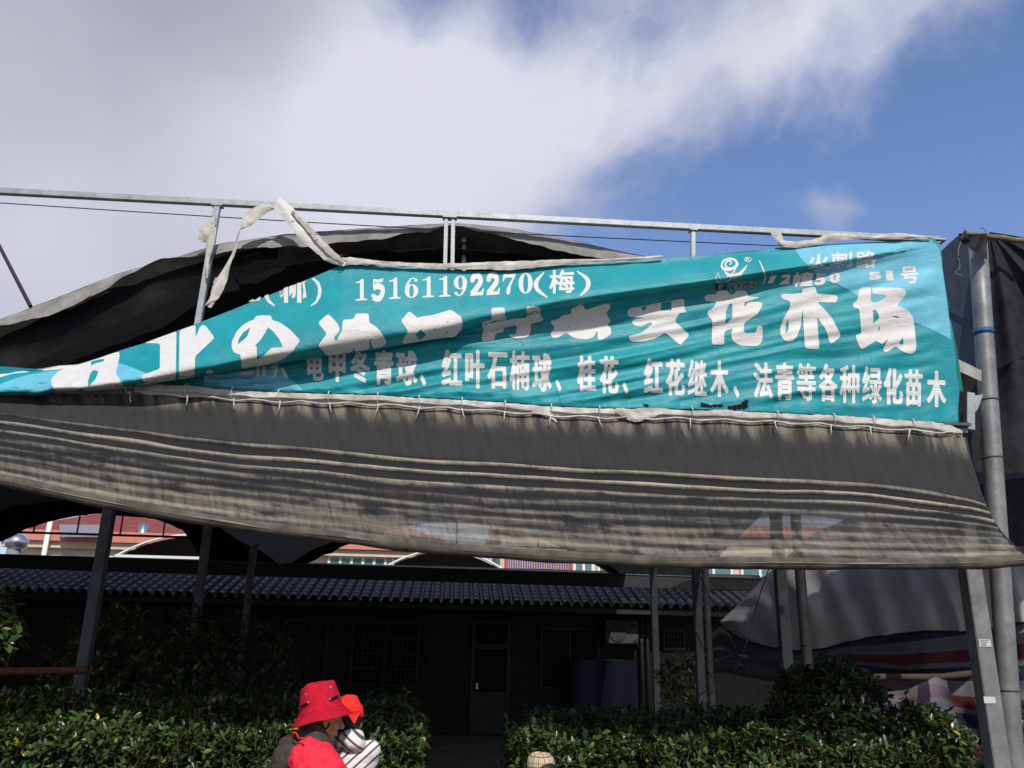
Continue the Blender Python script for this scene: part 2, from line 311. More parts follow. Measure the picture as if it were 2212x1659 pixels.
def grid(bm, nu, nv, f, uvf=None, smooth=True):
    vs = [[bm.verts.new(f(i/nu, j/nv)) for i in range(nu+1)] for j in range(nv+1)]
    uvl = bm.loops.layers.uv.verify()
    for j in range(nv):
        for i in range(nu):
            fc = bm.faces.new((vs[j+1][i], vs[j+1][i+1], vs[j][i+1], vs[j][i])); fc.smooth = smooth
            for lp, (a, b) in zip(fc.loops, ((i, j+1), (i+1, j+1), (i+1, j), (i, j))):
                lp[uvl].uv = uvf(a/nu, b/nv) if uvf else (a/nu, b/nv)
    return vs
def lerp_poly(poly, x):
    if x <= poly[0][0]:
        (x0, y0), (x1, y1) = poly[0], poly[1]
    else:
        for (x0, y0), (x1, y1) in zip(poly, poly[1:]):
            if x <= x1: break
    return y0 if x1 == x0 else y0+(y1-y0)*(x-x0)/(x1-x0)
def smooth_poly(poly, n=240, it=14):
    """resample a left-to-right polyline evenly and relax it"""
    x0, x1 = poly[0][0], poly[-1][0]; ys = [lerp_poly(poly, x0+(x1-x0)*i/n) for i in range(n+1)]
    for _ in range(it): ys = [ys[0]]+[(ys[i-1]+2*ys[i]+ys[i+1])/4 for i in range(1, n)]+[ys[-1]]
    return [(x0+(x1-x0)*i/n, y) for i, y in enumerate(ys)]
def ss(a, b, x):
    t = max(0, min(1, (x-a)/(b-a))) if a != b else float(x > a); return t*t*(3-2*t)
def nv(*a): return noise.noise(Vector(a if len(a) == 3 else (*a, 0)))
def fb(x, y, z=0, o=3):
    s, a = 0, 1
    for _ in range(o): s += a*nv(x, y, z); x, y, z, a = x*2.03, y*2.03, z*2.03, a*.5
    return s

# ------------------------------------------------------------------ ground
bm = nb(); grid(bm, 60, 60, lambda a, b: Vector(((a-.5)*160, (b-.5)*160+40, -.02+.03*fb(a*40, b*40))))
structure(obj('ground', bm, M['ground'], smooth=True))

# ------------------------------------------------------------------ shed: posts, trusses, nets
UL, UR, ZG, ZP = -4.35, 3.55, 3.68, 5.20     # gutter lines, gutter height, arch height
def arch_z(u, w):
    k = (u-UL)/(UR-UL); k = k-math.floor(k); s = 1-(2*k-1)**2
    return ZG+(ZP-.02*w-ZG)*s
def post(u, w, size, z1, m, label, z0=0, lean=0, name='steel_post', group='steel posts of the shade house'):
    a, b = W(u, w, z0), W(u+lean, w, z1); t = thing(name, a, label, 'post', group)
    bm = nb(); beam(bm, a, b, size, size, EW); bmesh.ops.bevel(bm, geom=bm.edges[:], offset=.006, segments=2, affect='EDGES'); obj('shaft', bm, m, t)
    bm = nb(); quadbox(bm, W(u, w, .006), EU*size*1.1, EW*size*1.1, Vector((0, 0, .006))); obj('base_plate', bm, M['galv_old_shade'], t)
    bm = nb(); quadbox(bm, b+Vector((0, 0, .012)), EU*size*.9, EW*size*.9, Vector((0, 0, .012))); obj('top_plate', bm, M['galv_old_shade'], t)
    return t
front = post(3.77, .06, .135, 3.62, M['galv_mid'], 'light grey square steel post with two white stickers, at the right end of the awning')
for (px, py, w_, h_, n_) in ((1, 0, 0, 0, 0),):
    c0 = hit(2147, 1391, -.01); 
    def stick(px, py, hw, hh, m, nm):
        u, z = uz(px, py, -.012); bm = nb(); quadbox(bm, W(u, -.0105, z), EU*hw, EW*.0015, Vector((0, 0, hh))); return obj(nm, bm, m, front)
    s1 = stick(2128, 1389, .048, .028, M['sticker'], 'printed_sticker'); stick(2138, 1512, .046, .024, M['sticker'], 'blank_sticker')
    u, z = uz(2128, 1389, -.014); bm = nb()
    for k in range(3): quadbox(bm, W(u-.005*k, -.0125, z+.018-.010*k), EU*(.036-.006*k), EW*.0008, Vector((0, 0, .0016)))
    for k in range(4): quadbox(bm, W(u-.028+.011*k, -.0125, z-.016), EU*.004, EW*.0008, Vector((0, 0, .004)))
    obj('sticker_print', bm, M['black'], s1)
post(UL, 3.2, .12, ZG, M['galv_old_shade'], 'tall grey square steel post at the far left, nearest of the left row')
post(UL-.02, 7.2, .12, ZG, M['galv_old_shade'], 'dark grey steel post in the left row, behind the nearest left post')
post(UL+.02, 10.3, .12, ZG, M['galv_old_shade'], 'shadowy steel post in the left row, farthest from the viewer')
post(3.46, 3.4, .12, ZG, M['galv_old_shade'], 'dark square steel post in front of the grey tarpaulin, beside a round pipe')
post(3.40, 6.8, .12, ZG, M['galv_old_shade'], 'square steel post left of the tarpaulin edge, third from the right end')
post(3.50, 10.2, .12, ZG, M['galv_old_shade'], 'square steel post in front of the house eaves, beside the drainpipes')
def pipe(u, w, r, z1, m, label, lean=0, extra=None):
    t = thing('round_pipe', W(u, w, 0), label, 'pipe', 'round steel pipes')
    bm = nb(); n = 8; tube(bm, [W(u+lean*k/n, w, z1*k/n) for k in range(n+1)], r, 20); obj('shaft', bm, m, t)
    for z in ((1.5, 2.6, 3.5, 4.05, 4.75) if extra else (1.9, 3.1)):
        bm = nb(); tube(bm, [W(u+lean*(z)/z1, w, z-.008), W(u+lean*z/z1, w, z+.008)], r+.004, 20); obj('joint_band', bm, M['galv_old_shade'], t)
    if extra:
        z = extra; bm = nb(); tube(bm, [W(u+lean*z/z1, w, z-.028), W(u+lean*z/z1, w, z+.028)], r+.006, 20); obj('blue_tape', bm, M['bluetape'], t)
    return t
a0, a1 = uz(2152, 1290, .55), uz(2108, 620, .55)
ln = (a1[0]-a0[0])/(a1[1]-a0[1])
PZ = uz(2092, 528, .55)[1]
pipe(a0[0]-ln*a0[1]+.05, .55, .085, PZ, M['galv_mid'], 'tall round galvanised pipe with a blue tape band, holding up the black net', ln*PZ, uz(2100, 717, .55)[1])
pipe(3.75, 3.5, .062, ZG, M['galv_old_shade'], 'round pipe standing right beside the dark square post before the tarpaulin')
pipe(3.58, 6.9, .055, ZG, M['galv_old_shade'], 'thin round pipe behind the square post left of the tarpaulin edge')

def truss(u0, u1, w, label):
    zt = uz(50, 1150, 14)[1]; um = (u0+u1)/2; t = thing('roof_truss', W(um, w, ZG), label, 'roof truss', 'roof trusses of the shade house')
    bm = nb(); beam(bm, W(u0, w, zt), W(u1, w, zt), .05, .05); obj('tie_bar', bm, M['steel_dark'], t)
    bm = nb(); tube(bm, [W(u0+(u1-u0)*k/24, w, arch_z(min(u0+(u1-u0)*k/24, u1-1e-4) if k < 24 else u1-1e-4, w)-.05) for k in range(25)], .022, 8); obj('arch_bar', bm, M['steel_dark'], t)
    for k in range(1, 8):
        u = u0+(u1-u0)*k/8; bm = nb(); beam(bm, W(u, w, zt), W(u, w, arch_z(u, w)-.05), .03, .03, EW); obj('strut', bm, M['steel_dark'], t)
nm = ['nearest', 'second', 'third', 'farthest']
for k, w in ((0, 3.3), (3, 14.0)):
    truss(UL, UR, w, f'{nm[k]} dark steel roof truss of the wide middle bay'); truss(2*UL-UR, UL, w, f'{nm[k]} dark steel roof truss of the left bay')

def roof_net(k, label):
    u0 = UL+k*(UR-UL); root = thing('shade_net_roof', W(u0+(UR-UL)/2, 7, ZG), label, 'shade net', 'arched shade net roofs')
    def f(a, b):
        u = u0+(UR-UL)*a; w0_ = .75 if k == 1 else .22; w1_ = 12.2 if k == 1 else 14.52; w = w0_+(w1_-w0_)*b; s = math.sin(b*math.pi*4)**2*.03
        return W(u, w, arch_z(min(u, u0+UR-UL-1e-4), w)-s-.02+.03*fb(u*1.1, w*.6, 3)*(1 if 0 < b < 1 else 0))
    bm = nb(); grid(bm, 80, 60, f); obj('net_sheet', bm, M['netthin' if k == 1 else ('netroof' if k == 0 else 'netleft')], root)
    return root
mid = roof_net(0, 'wide black arched net roof with a dusty grey front edge, behind the banner')
rig = roof_net(1, 'black arched net roof added over the right hand bay to shade the grey tarpaulin')  # right bay roof added to stop sunlight leaking into the shed
lef = roof_net(-1, 'black arched net roof of the left bay, seen under the left end of the awning')
rig = None
# front flap of the middle arch: its dusty folded edge hangs in front of the opening
top_e = smooth_poly([(-420, 850), (-200, 760), (0, 690), (130, 640), (250, 592), (380, 556), (470, 527), (600, 508), (740, 496), (880, 487), (962, 482), (1000, 482), (1090, 491), (1180, 507), (1260, 524), (1340, 543), (1440, 562), (1600, 600), (1900, 690), (2120, 800)], 400, 6)
bot_e = smooth_poly([(-420, 880), (-200, 790), (0, 702), (80, 688), (125, 676), (190, 644), (270, 598), (340, 560), (430, 553), (520, 536), (610, 534), (700, 529), (780, 520), (860, 510), (930, 497), (962, 488), (1000, 490), (1060, 505), (1140, 524), (1200, 540), (1260, 553), (1330, 562), (1440, 580), (1600, 620), (1900, 712), (2120, 825)], 400, 2)
def flapf(a, b):
    x = -420+2540*a; yt = lerp_poly(top_e, x)-2*nv(x*.03, 1); yb = lerp_poly(bot_e, x)+5*fb(x*.02, 5)
    y = yt+(yb-yt)*b; return hit(x, y, .13-.015*math.sin(b*math.pi)+.018*fb(x*.012, b*1.2, 2)+.085*(1-b))
bm = nb(); grid(bm, 420, 12, flapf); obj('folded_edge', bm, M['netgrey'], mid)
# a second, thinner fold hanging inside on the left
def flap2(a, b):
    x = -300+900*a; yb0 = lerp_poly(bot_e, x); y = yb0+b*(26+26*math.sin(a*math.pi)+6*fb(x*.02, 9)); return hit(x, y, .32+.03*fb(x*.01, b, 5))
bm = nb(); grid(bm, 140, 6, flap2); obj('inner_fold', bm, M['netroof'], mid)
# joins the roof sheet to the flap
def joinf(a, b):
    x = -420+2540*a; p = hit(x, lerp_poly(top_e, x)-2*nv(x*.03, 1), .21); u = (p-OO).dot(EU); q = W(u, .9, min(arch_z(max(UL, min(u, UR-1e-4)), .9), p.z+.05)); return p.lerp(q, b)
bm = nb(); grid(bm, 200, 3, joinf); obj('front_strip', bm, M['netgrey'], mid)
# a diagonal brace and a pipe stub seen against the dark inside
bm = nb(); tube(bm, [hit(182, 630, 3.2), hit(275, 752, 1.2)], .012, 6); tag(obj('roof_brace', bm, M['galv_old_shade']), 'thin diagonal brace rod under the left side of the dark arch', 'brace')
t = thing('pipe_stub', hit(1003, 640, .35), 'short pale pipe stub with a flattened end behind the double sign post', 'pipe')
bm = nb(); tube(bm, [hit(1001, 640, .35), hit(1002, 530, .35)], .020, 12); obj('shaft', bm, M['hem'], t)
bm = nb(); tube(bm, [hit(1002, 534, .35), hit(1002, 520, .35), hit(1003, 514, .35)], [.022, .030, .024], 12); obj('flattened_end', bm, M['hem'], t)
bm = nb(); tube(bm, [hit(-90, 360, 6), hit(66, 662, 2.5)], .022, 8); tag(obj('guy_rod', bm, M['steel_dark']), 'dark slanting rod against the sky at the left edge', 'rod')
# drooping net ends at the far gutters
for (k, pts, lb) in ((0, [(370, 1112), (400, 1150), (426, 1192), (442, 1228), (646, 1228), (690, 1204), (745, 1178), (870, 1138), (980, 1085)], 'drooping black net hanging in the valley between the two far bays'),
                     (1, [(1090, 1100), (1150, 1148), (1250, 1195), (1314, 1222), (1338, 1256), (1500, 1256), (1560, 1195), (1635, 1122), (1660, 1095)], 'drooping black net hanging at the right far valley')):
    pts = smooth_poly(pts, 60, 3)
    def f(a, b):
        x = pts[0][0]+(pts[-1][0]-pts[0][0])*a; yb = lerp_poly(pts, x)+4*fb(x*.03, k); yt = 1020
        return hit(x, yt+(yb-yt)*b, 13.7+.25*fb(x*.02, b*2, k))
    bm = nb(); grid(bm, 60, 12, f); tag(obj('drooping_net', bm, M['netdark']), lb, 'shade net', 'drooping nets')
# left hump of net at the far end
pts = smooth_poly([(-160, 1190), (-40, 1180), (0, 1172), (60, 1142), (110, 1124), (150, 1118), (205, 1108), (230, 1112), (330, 1120), (380, 1138), (430, 1160)], 80, 2)
def f(a, b):
    x = -160+590*a; yb = lerp_poly(pts, x)+3*fb(x*.03, 4); return hit(x, 1020+(yb-1020)*b, 12.6+.2*fb(x*.02, b*2, 8))
bm = nb(); grid(bm, 70, 10, f); tag(obj('drooping_net', bm, M['netdark']), 'sagging black net edge above the pink house at the far left', 'shade net', 'drooping nets')
ga, gb = uz(-150, 1193, 13.3), uz(1800, 1255, 13.3); t = thing('gutter_beam', W((ga[0]+gb[0])/2, 13.3, 3.6), 'long dark gutter beam across the far end, just above the tiled eaves', 'beam')
bm = nb(); beam(bm, W(ga[0], 13.3, ga[1]-.15), W(gb[0], 13.3, gb[1]-.15), .14, .29); obj('trough', bm, M['steel_dark'], t)
bm = nb(); beam(bm, W(ga[0], 13.22, ga[1]-.005), W(gb[0], 13.22, gb[1]-.005), .03, .022); obj('lip', bm, M['galv_old_shade'], t)
# unseen side net, added to keep the shed dark
def f(a, b): return W(2*UL-UR-.1, .2+14*a, ZG*(1-b))
bm = nb(); grid(bm, 40, 10, f); tag(obj('added_side_net', bm, M['netdark']), 'unseen black side net added at the far left to keep the shade house dark', 'shade net')

# ------------------------------------------------------------------ sign frame
t = thing('sign_frame', W(-.5, 0, 3.5), 'galvanised steel sign frame with a long top rail above the banner', 'sign frame')
ra, rb = uz(-260, 396, 0), uz(2034, 522, 0)
bm = nb(); beam(bm, W(ra[0], .03, 5.41), W(rb[0], .03, 5.41), .05, .055)
for u in [rb[0]]: quadbox(bm, W(u-.02, .03, 5.40), EU*.06, EW*.05, Vector((0, 0, .012)))
bmesh.ops.bevel(bm, geom=bm.edges[:], offset=.004, segments=2, affect='EDGES'); obj('top_rail', bm, M['galv'], t)
for (x0, y0, x1, y1, s) in ((471, 440, 428, 700, .052), (964, 470, 960, 640, .036), (979, 472, 976, 640, .036), (1497, 498, 1497, 640, .04), (2021, 525, 2060, 870, .04), (2093, 850, 2093, 930, .07)):
    a = uz(x0, y0, .03); b = uz(x1, y1, .03); bm = nb(); zb = 3.5 if y1 < 860 else b[1]
    ub = a[0]+(b[0]-a[0])*(a[1]-zb)/max(.01, a[1]-b[1]); zt = 5.383 if y0 < 600 else a[1]
    beam(bm, W(ub, .03, zb), W(a[0], .03, zt), s, s, EW)
    if y0 < 600: quadbox(bm, W(a[0], .03, zt-.008), EU*s*.9, EW*.035, Vector((0, 0, .008)))
    bmesh.ops.bevel(bm, geom=bm.edges[:], offset=.003, segments=1, affect='EDGES'); obj('upright', bm, M['galv'], t)
bm = nb(); ha, hb = uz(-260, 850, .03), uz(2085, 925, .03); beam(bm, W(ha[0], .03, 3.66), W(hb[0], .03, 3.60), .05, .05); obj('bottom_rail', bm, M['galv'], t)
bm = nb()
for q in ([(2095, 856), (2124, 852), (2112, 884), (2096, 902)],):
    for w0, flip in ((.02, 0), (.10, 1)):
        vs = [bm.verts.new(hit(x, y, w0)) for x, y in q]; bm.faces.new(vs if flip else vs[::-1])
    bm.verts.ensure_lookup_table()
    for k in range(4): bm.faces.new([bm.verts[i] for i in (k, (k+1) % 4, 4+(k+1) % 4, 4+k)])
obj('gusset', bm, M['galv'], t)
bm = nb(); n = 40; pa, pb = uz(-200, 425, .12), uz(1700, 532, .12)
tube(bm, [W(pa[0]+(pb[0]-pa[0])*k/n, .12, pa[1]+(pb[1]-pa[1])*k/n-.03*math.sin(math.pi*k/n)) for k in range(n+1)], .0045, 6)
tag(obj('tension_wire', bm, M['wire']), 'thin tension wire running just below the top rail of the sign frame', 'wire')

# ------------------------------------------------------------------ awning
aT = smooth_poly([(-300, 835), (0, 850), (280, 852), (420, 855), (714, 872), (906, 880), (1090, 890), (1292, 903), (1491, 906), (1674, 911), (1795, 918), (1965, 930), (2085, 945)], 200, 3)
aR = smooth_poly([(-300, 862), (0, 895), (250, 928), (500, 957), (800, 983), (1060, 1002), (1320, 1018), (1570, 1034), (1750, 1040), (1880, 1050), (2000, 1065), (2105, 1085), (2128, 1094)], 200, 3)
aB = smooth_poly([(-300, 985), (0, 1037), (200, 1080), (400, 1115), (560, 1140), (800, 1168), (1000, 1189), (1200, 1203), (1400, 1212), (1600, 1217), (1900, 1219), (2120, 1216), (2225, 1209)], 200, 3)
def awx(poly, a): return poly[0][0]+(poly[-1][0]-poly[0][0])*a
AW_L = 8.3
def aw_co(a, v):
    P = []
    for poly, w in ((aT, -.03), (aR, -.30), (aB, -.80)):
        x = awx(poly, a); P.append(hit(x, lerp_poly(poly, x), w))
    k = .40
    if v < k:
        t = v/k; m_ = (P[0]+P[1])/2+EW*.05; p = P[0]*(1-t)**2+m_*2*t*(1-t)+P[1]*t*t
    else:
        t = (v-k)/(1-k); m_ = (P[1]+P[2])/2+EW*.10+Vector((0, 0, -.03)); p = P[1]*(1-t)**2+m_*2*t*(1-t)+P[2]*t*t
    return p
def aw_ridge(a, v):
    """height of the rolled creases, -1..1"""
    if v < .33: return 0
    u = a*AW_L; t = (v-.40)
    ph = t/.074+.35*fb(u*.35, v*3, 3)+.15*fb(u*1.2, v*6, 7)
    r = math.cos(2*math.pi*ph); amp = ss(.345, .40, v)*(.30+.70*ss(.80, .40, v))*(.78+.40*fb(u*.4, v*9, 11))
    rg = (max(0, r)**.9*1.7-.55) if v < .56 else r*.75
    return rg*amp
root = thing('awning', aw_co(.5, 1), 'long dusty black shade cloth awning with rolled creases hanging below the banner', 'awning')
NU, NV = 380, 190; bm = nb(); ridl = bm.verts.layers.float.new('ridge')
nrm = (-EW+Vector((0, 0, .7))).normalized()
vals = {}
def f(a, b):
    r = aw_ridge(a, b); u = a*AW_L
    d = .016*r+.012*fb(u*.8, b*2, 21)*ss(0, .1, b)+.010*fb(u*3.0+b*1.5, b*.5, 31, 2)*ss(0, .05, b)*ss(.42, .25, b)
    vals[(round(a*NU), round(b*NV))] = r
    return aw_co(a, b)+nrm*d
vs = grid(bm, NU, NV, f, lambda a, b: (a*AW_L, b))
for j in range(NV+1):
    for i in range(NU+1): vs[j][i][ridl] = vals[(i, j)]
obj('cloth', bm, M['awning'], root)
bm = nb(); pts = [aw_co(k/120, 1)+EW*.045+Vector((0, 0, .005+.008*fb(k*.1, 2))) for k in range(121)]
ridl = None; rings = tube(bm, pts, [.042+.008*fb(k*.15, 7) for k in range(121)], 14)
obj('rolled_hem', bm, M['hemroll'], root)
# right hem cord of the awning
bm = nb(); tube(bm, [aw_co(1, k/30)+EU*.004 for k in range(31)], .009, 6); obj('edge_cord', bm, M['steel_dark'], root)

# ------------------------------------------------------------------ banner
S_ = .67770
def zt(sx, sy, k): return lambda p: ((sx+p[0]*k)*S_, (sy+p[1]*k)*S_)
zA = zt(0, 1000, .31646); zB = zt(700, 850, .27125); zC = zt(1250, 900, .27125); zD = zt(1750, 850, .31646); zE = zt(2200, 800, .36166)
zF = zt(1100, 840, .38427); zG = zt(880, 1080, .37071); zH = zt(1600, 1100, .36166); zI = zt(2350, 1100, .33906); zJ = zt(2250, 760, .36166); zK = zt(600, 620, .24864)
bT = smooth_poly([(-260, 828), (-120, 815), (0, 804), (86, 795.6), (172, 786), (217, 772), (266, 755), (313, 741), (384, 714), (420, 701), (474, 680), (600, 630), (735.5, 574), (740, 572.5), (898, 578), (1008, 585), (1100, 585), (1211, 572), (1303, 567), (1435, 558.6), (1491, 554.7), (1638, 540), (1687, 534), (1720, 532), (1818, 526), (1948, 520), (2012, 513.5), (2034, 527), (2080, 720)], 900, 2)
bF = smooth_poly([(-260, 872), (-120, 860), (0, 855), (86, 856), (110, 848), (150, 847), (184, 846), (230, 841), (322, 831), (420, 815), (520, 798), (614, 784), (708, 769), (805, 756), (881, 743), (957, 729), (1040, 703), (1186, 670), (1315, 648), (1486, 622), (1643, 596), (1800, 572), (1950, 546), (2012, 534), (2034, 540), (2080, 740)], 600, 4)
bS = smooth_poly([(-260, 872), (500, 803), (881, 746), (957, 734), (1042, 738), (1186, 718), (1315, 697), (1486, 674), (1643, 643), (1750, 616), (1850, 592), (1950, 568), (2034, 552), (2080, 745)], 400, 4)
bB = smooth_poly([(-260, 795), (0, 805), (280, 826), (419, 834), (515, 842), (607, 846), (714, 849), (817, 852), (906, 858), (998, 862), (1090, 868), (1189, 876), (1292, 880), (1491, 883), (1674, 890), (1795, 896), (1880, 902), (1965, 908), (2080, 914)], 500, 2)
def redge(y): return lerp_poly([(500, 2012), (513, 2013), (527, 2031), (590, 2039), (683, 2051), (760, 2064), (845, 2072), (905, 2070), (940, 2070)], y)
def amp_(x): return lerp_poly([(-300, .20), (0, .17), (300, .24), (700, .25), (1000, .20), (1300, .19), (1600, .15), (1800, .09), (1950, .03), (2012, .0), (2100, 0)], x)
def crinkle(x, y):
    """sharp little creases of old vinyl, strongest in the slack part at the left and around the ridge"""
    a = fb(x*.014+40, y*.035+x*.012, 4, 2); return (1-abs(a)*1.6)
def nU(x, y):
    T, F = lerp_poly(bT, x), lerp_poly(bF, x); t = max(0, min(1, (y-T)/max(4, F-T)))
    if t < .82: n = ss(0, .82, t)**.85
    else: n = 1-.6*((t-.82)/.18)**2
    n *= amp_(x)
    fade = ss(0, .08, t)
    n += .0065*fade*(.25+.75*ss(.45, .9, t))*fb(x*.0042+2, t*min(6, max(1.5, (F-T)/34)), 3, 2)*ss(2040, 1900, x)*1.8
    n += .0016*fade*crinkle(x, y)*(1+2.5*ss(500, 150, x))
    n += .03*fade*fb(x*.0035, t*1.4, 12, 2)*ss(2040, 1850, x)
    # pulls running out from the tied top right corner
    dx, dy = x-2012, (y-513)*1.0; rr = math.hypot(dx, dy); an = math.atan2(dy, -dx)
    n += .011*ss(30, 120, rr)*ss(520, 160, rr)*nv(an*7, .3, rr*.002)
    if x < 330: n += .012*ss(330, 60, x)*fade*fb(x*.02, y*.05, 77, 3)
    return n+.02
def nLr(x, y):
    F, Sh, B = lerp_poly(bF, x), lerp_poly(bS, x), lerp_poly(bB, x)
    g = ss(940, 1060, x)
    # overhanging part just under the ridge (right of the open fold), then a flat sheet
    q = (y-F)/max(3, (Sh-F)*.62)
    n = g*(amp_(x)*.4)*(1-ss(0, 1, q))
    t = max(-.3, min(1, (y-Sh)/max(10, B-Sh)))
    fan = fb(x*.0034+t*.5, t*min(9, max(2.2, (B-Sh)/30))*(1+.2*nv(x*.002, 5))+x*.0006, 9, 2)
    fd = ss(-.1, .12, t)*ss(1.02, .86, t)
    n += .0115*fan*fd*ss(2060, 1960, x)*3.7
    n += .010*fd*nv(x*.006, t*3, 14)
    n += .0012*crinkle(x, y)
    # gathers above every tie
    for k, tx in enumerate(TIE_X):
        d = (x-tx)/38
        if abs(d) < 1.6: n -= .010*math.exp(-d*d*5)*ss(.72, 1, t)
    n += .014*ss(.8, .97, t)*ss(1.06, .97, t)*abs(math.sin(x*.06+1.2*nv(x*.01, 3)))
    return n+.02
TIE_X = [280, 405, 505, 605, 712, 817, 906, 998, 1090, 1189, 1292, 1491, 1674, 1795, 1880, 1965]
def bpos(x, y, lay=0, sheet=None):
    if sheet is None: sheet = 'U' if y < lerp_poly(bF, x) else 'L'
    return hit(x, y, -((nU if sheet == 'U' else nLr)(x, y)+lay*.0028))
broot = thing('banner', hit(1000, 870, -.02), 'faded teal banner with white writing, torn loose and folded over itself above the awning', 'banner')
bm = nb(); cols = []; NC = 640; NU_, NL_ = 104, 140
for i in range(NC+1):
    x0 = -250+2332*i/NC; col = []
    def clampx(x, y): return min(x, redge(y)+2.5*nv(y*.03, 8))
    T, F, B = lerp_poly(bT, x0), lerp_poly(bF, x0), lerp_poly(bB, x0)
    for j in range(NU_+1):
        y = T+(F-T)*j/NU_; x = clampx(x0, y); col.append(hit(x, y, -nU(x0, y)))
    h = min(60, max(0, B-F+40, 12))*ss(1060, 900, x0) if x0 > 340 else max(12, F-B+14)
    for j in range(1, NL_+1):
        a = F-h; y = a+(max(B, a+4)-a)*j/NL_; x = clampx(x0, y)
        if x0 <= 340: q = hit(x, y, -.015)
        else: q = hit(x, y, -nLr(x0, y))
        col.append(q)
    cols.append([bm.verts.new(p) for p in col])
# torn holes near the hem
holes = [[(1512, 868), (1535, 874), (1560, 872), (1562, 880), (1515, 880)], [(1570, 878), (1600, 872), (1612, 862), (1618, 868), (1612, 884), (1575, 886)], [(1388, 872), (1402, 874), (1400, 881), (1389, 878)]]
def inside(p, poly):
    c = False; n = len(poly)
    for i in range(n):
        (x1, y1), (x2, y2) = poly[i], poly[i-1]
        if (y1 > p[1]) != (y2 > p[1]) and p[0] < (x2-x1)*(p[1]-y1)/(y2-y1)+x1: c = not c
    return c
for i in range(NC):
    x0 = -250+2332*(i+.5)/NC
    for j in range(NU_+NL_):
        if x0 > 1370 and j > NU_+75:
            T, F, B = lerp_poly(bT, x0), lerp_poly(bF, x0), lerp_poly(bB, x0); y = F+(B-F)*(j-NU_+.5)/NL_
            if any(inside((x0+3*nv(x0*.3, y*.3), y+2*nv(y*.4, x0*.3)), h_) for h_ in holes): continue
        a, b_, c, d = cols[i][j+1], cols[i+1][j+1], cols[i+1][j], cols[i][j]
        if (a.co-b_.co).length < 1e-5 and (c.co-d.co).length < 1e-5: continue
        bm.faces.new((a, b_, c, d)).smooth = True
obj('sheet', bm, M['teal'], broot)

def rounded(poly, r=.16, it=1):
    for _ in range(it):
        o = []
        for i, p in enumerate(poly):
            a, b = poly[i-1], poly[(i+1) % len(poly)]
            for q in (a, b):
                d = math.hypot(q[0]-p[0], q[1]-p[1]); k = min(.3, (5.0 if it == 1 else 3)/max(d, .1)*r*4)
                o.append((p[0]+(q[0]-p[0])*k, p[1]+(q[1]-p[1])*k))
        poly = o
    return poly
def flat(polys):
    """2D face set (outer + holes) as a bmesh in photograph measure"""
    b = bmesh.new(); pts = [[Vector((x, y, 0)) for x, y in p] for p in polys]; vs = [b.verts.new(v) for p in pts for v in p]
    for tri in tessellate_polygon(pts):
        try: b.faces.new([vs[k] for k in tri])
        except ValueError: pass
    return b
def onto(dst, src, lay, sheet=None, step=4):
    xs = [v.co.x for v in src.verts]; ys = [v.co.y for v in src.verts]
    if not xs: return
    for ax, lo, hi in ((0, min(xs), max(xs)), (1, min(ys), max(ys))):
        k = math.floor(lo/step)*step+step
        while k < hi:
            co = (k, 0, 0) if ax == 0 else (0, k, 0); no = (1, 0, 0) if ax == 0 else (0, 1, 0)
            bmesh.ops.bisect_plane(src, geom=src.verts[:]+src.edges[:]+src.faces[:], plane_co=co, plane_no=no, dist=1e-5); k += step
    mp = {v: dst.verts.new(bpos(v.co.x, v.co.y, lay, sheet)) for v in src.verts}
    for f_ in src.faces:
        try: nf = dst.faces.new([mp[v] for v in f_.verts])
        except ValueError: continue
        nf.smooth = True; nf.normal_update()
        if nf.normal.dot(EW) > 0: nf.normal_flip()
    src.free()
_gc = {}
def glyph(ch, off=.03):
    if (ch, off) not in _gc:
        c = bpy.data.curves.new('g', 'FONT'); c.body = ch; c.offset = off; c.resolution_u = 4
        o = bpy.data.objects.new('g', c); C.objects.link(o); bpy.context.view_layer.update(); me = o.to_mesh()
        _gc[(ch, off)] = ([tuple(v.co[:2]) for v in me.vertices], [tuple(p.vertices) for p in me.polygons]); o.to_mesh_clear()
        bpy.data.objects.remove(o); bpy.data.curves.remove(c)
    return _gc[(ch, off)]
def glyph_box(ch, x0, y0, x1, y1, off=.03, shear=.035, skew=0):
    vs, fs = glyph(ch, off); b = bmesh.new()
    ax, bx = min(v[0] for v in vs), max(v[0] for v in vs); ay, by = min(v[1] for v in vs), max(v[1] for v in vs)
    V = []
    for x, y in vs:
        px = x0+(x-ax)/(bx-ax)*(x1-x0); py = y1-(y-ay)/(by-ay)*(y1-y0); px += skew*(py-(y0+y1)/2); py += shear*(px-(x0+x1)/2); V.append(b.verts.new((px, py, 0)))
    for f_ in fs:
        try: b.faces.new([V[k] for k in f_])
        except ValueError: pass
    bmesh.ops.remove_doubles(b, verts=b.verts[:], dist=.01)
    return b
import numpy as np
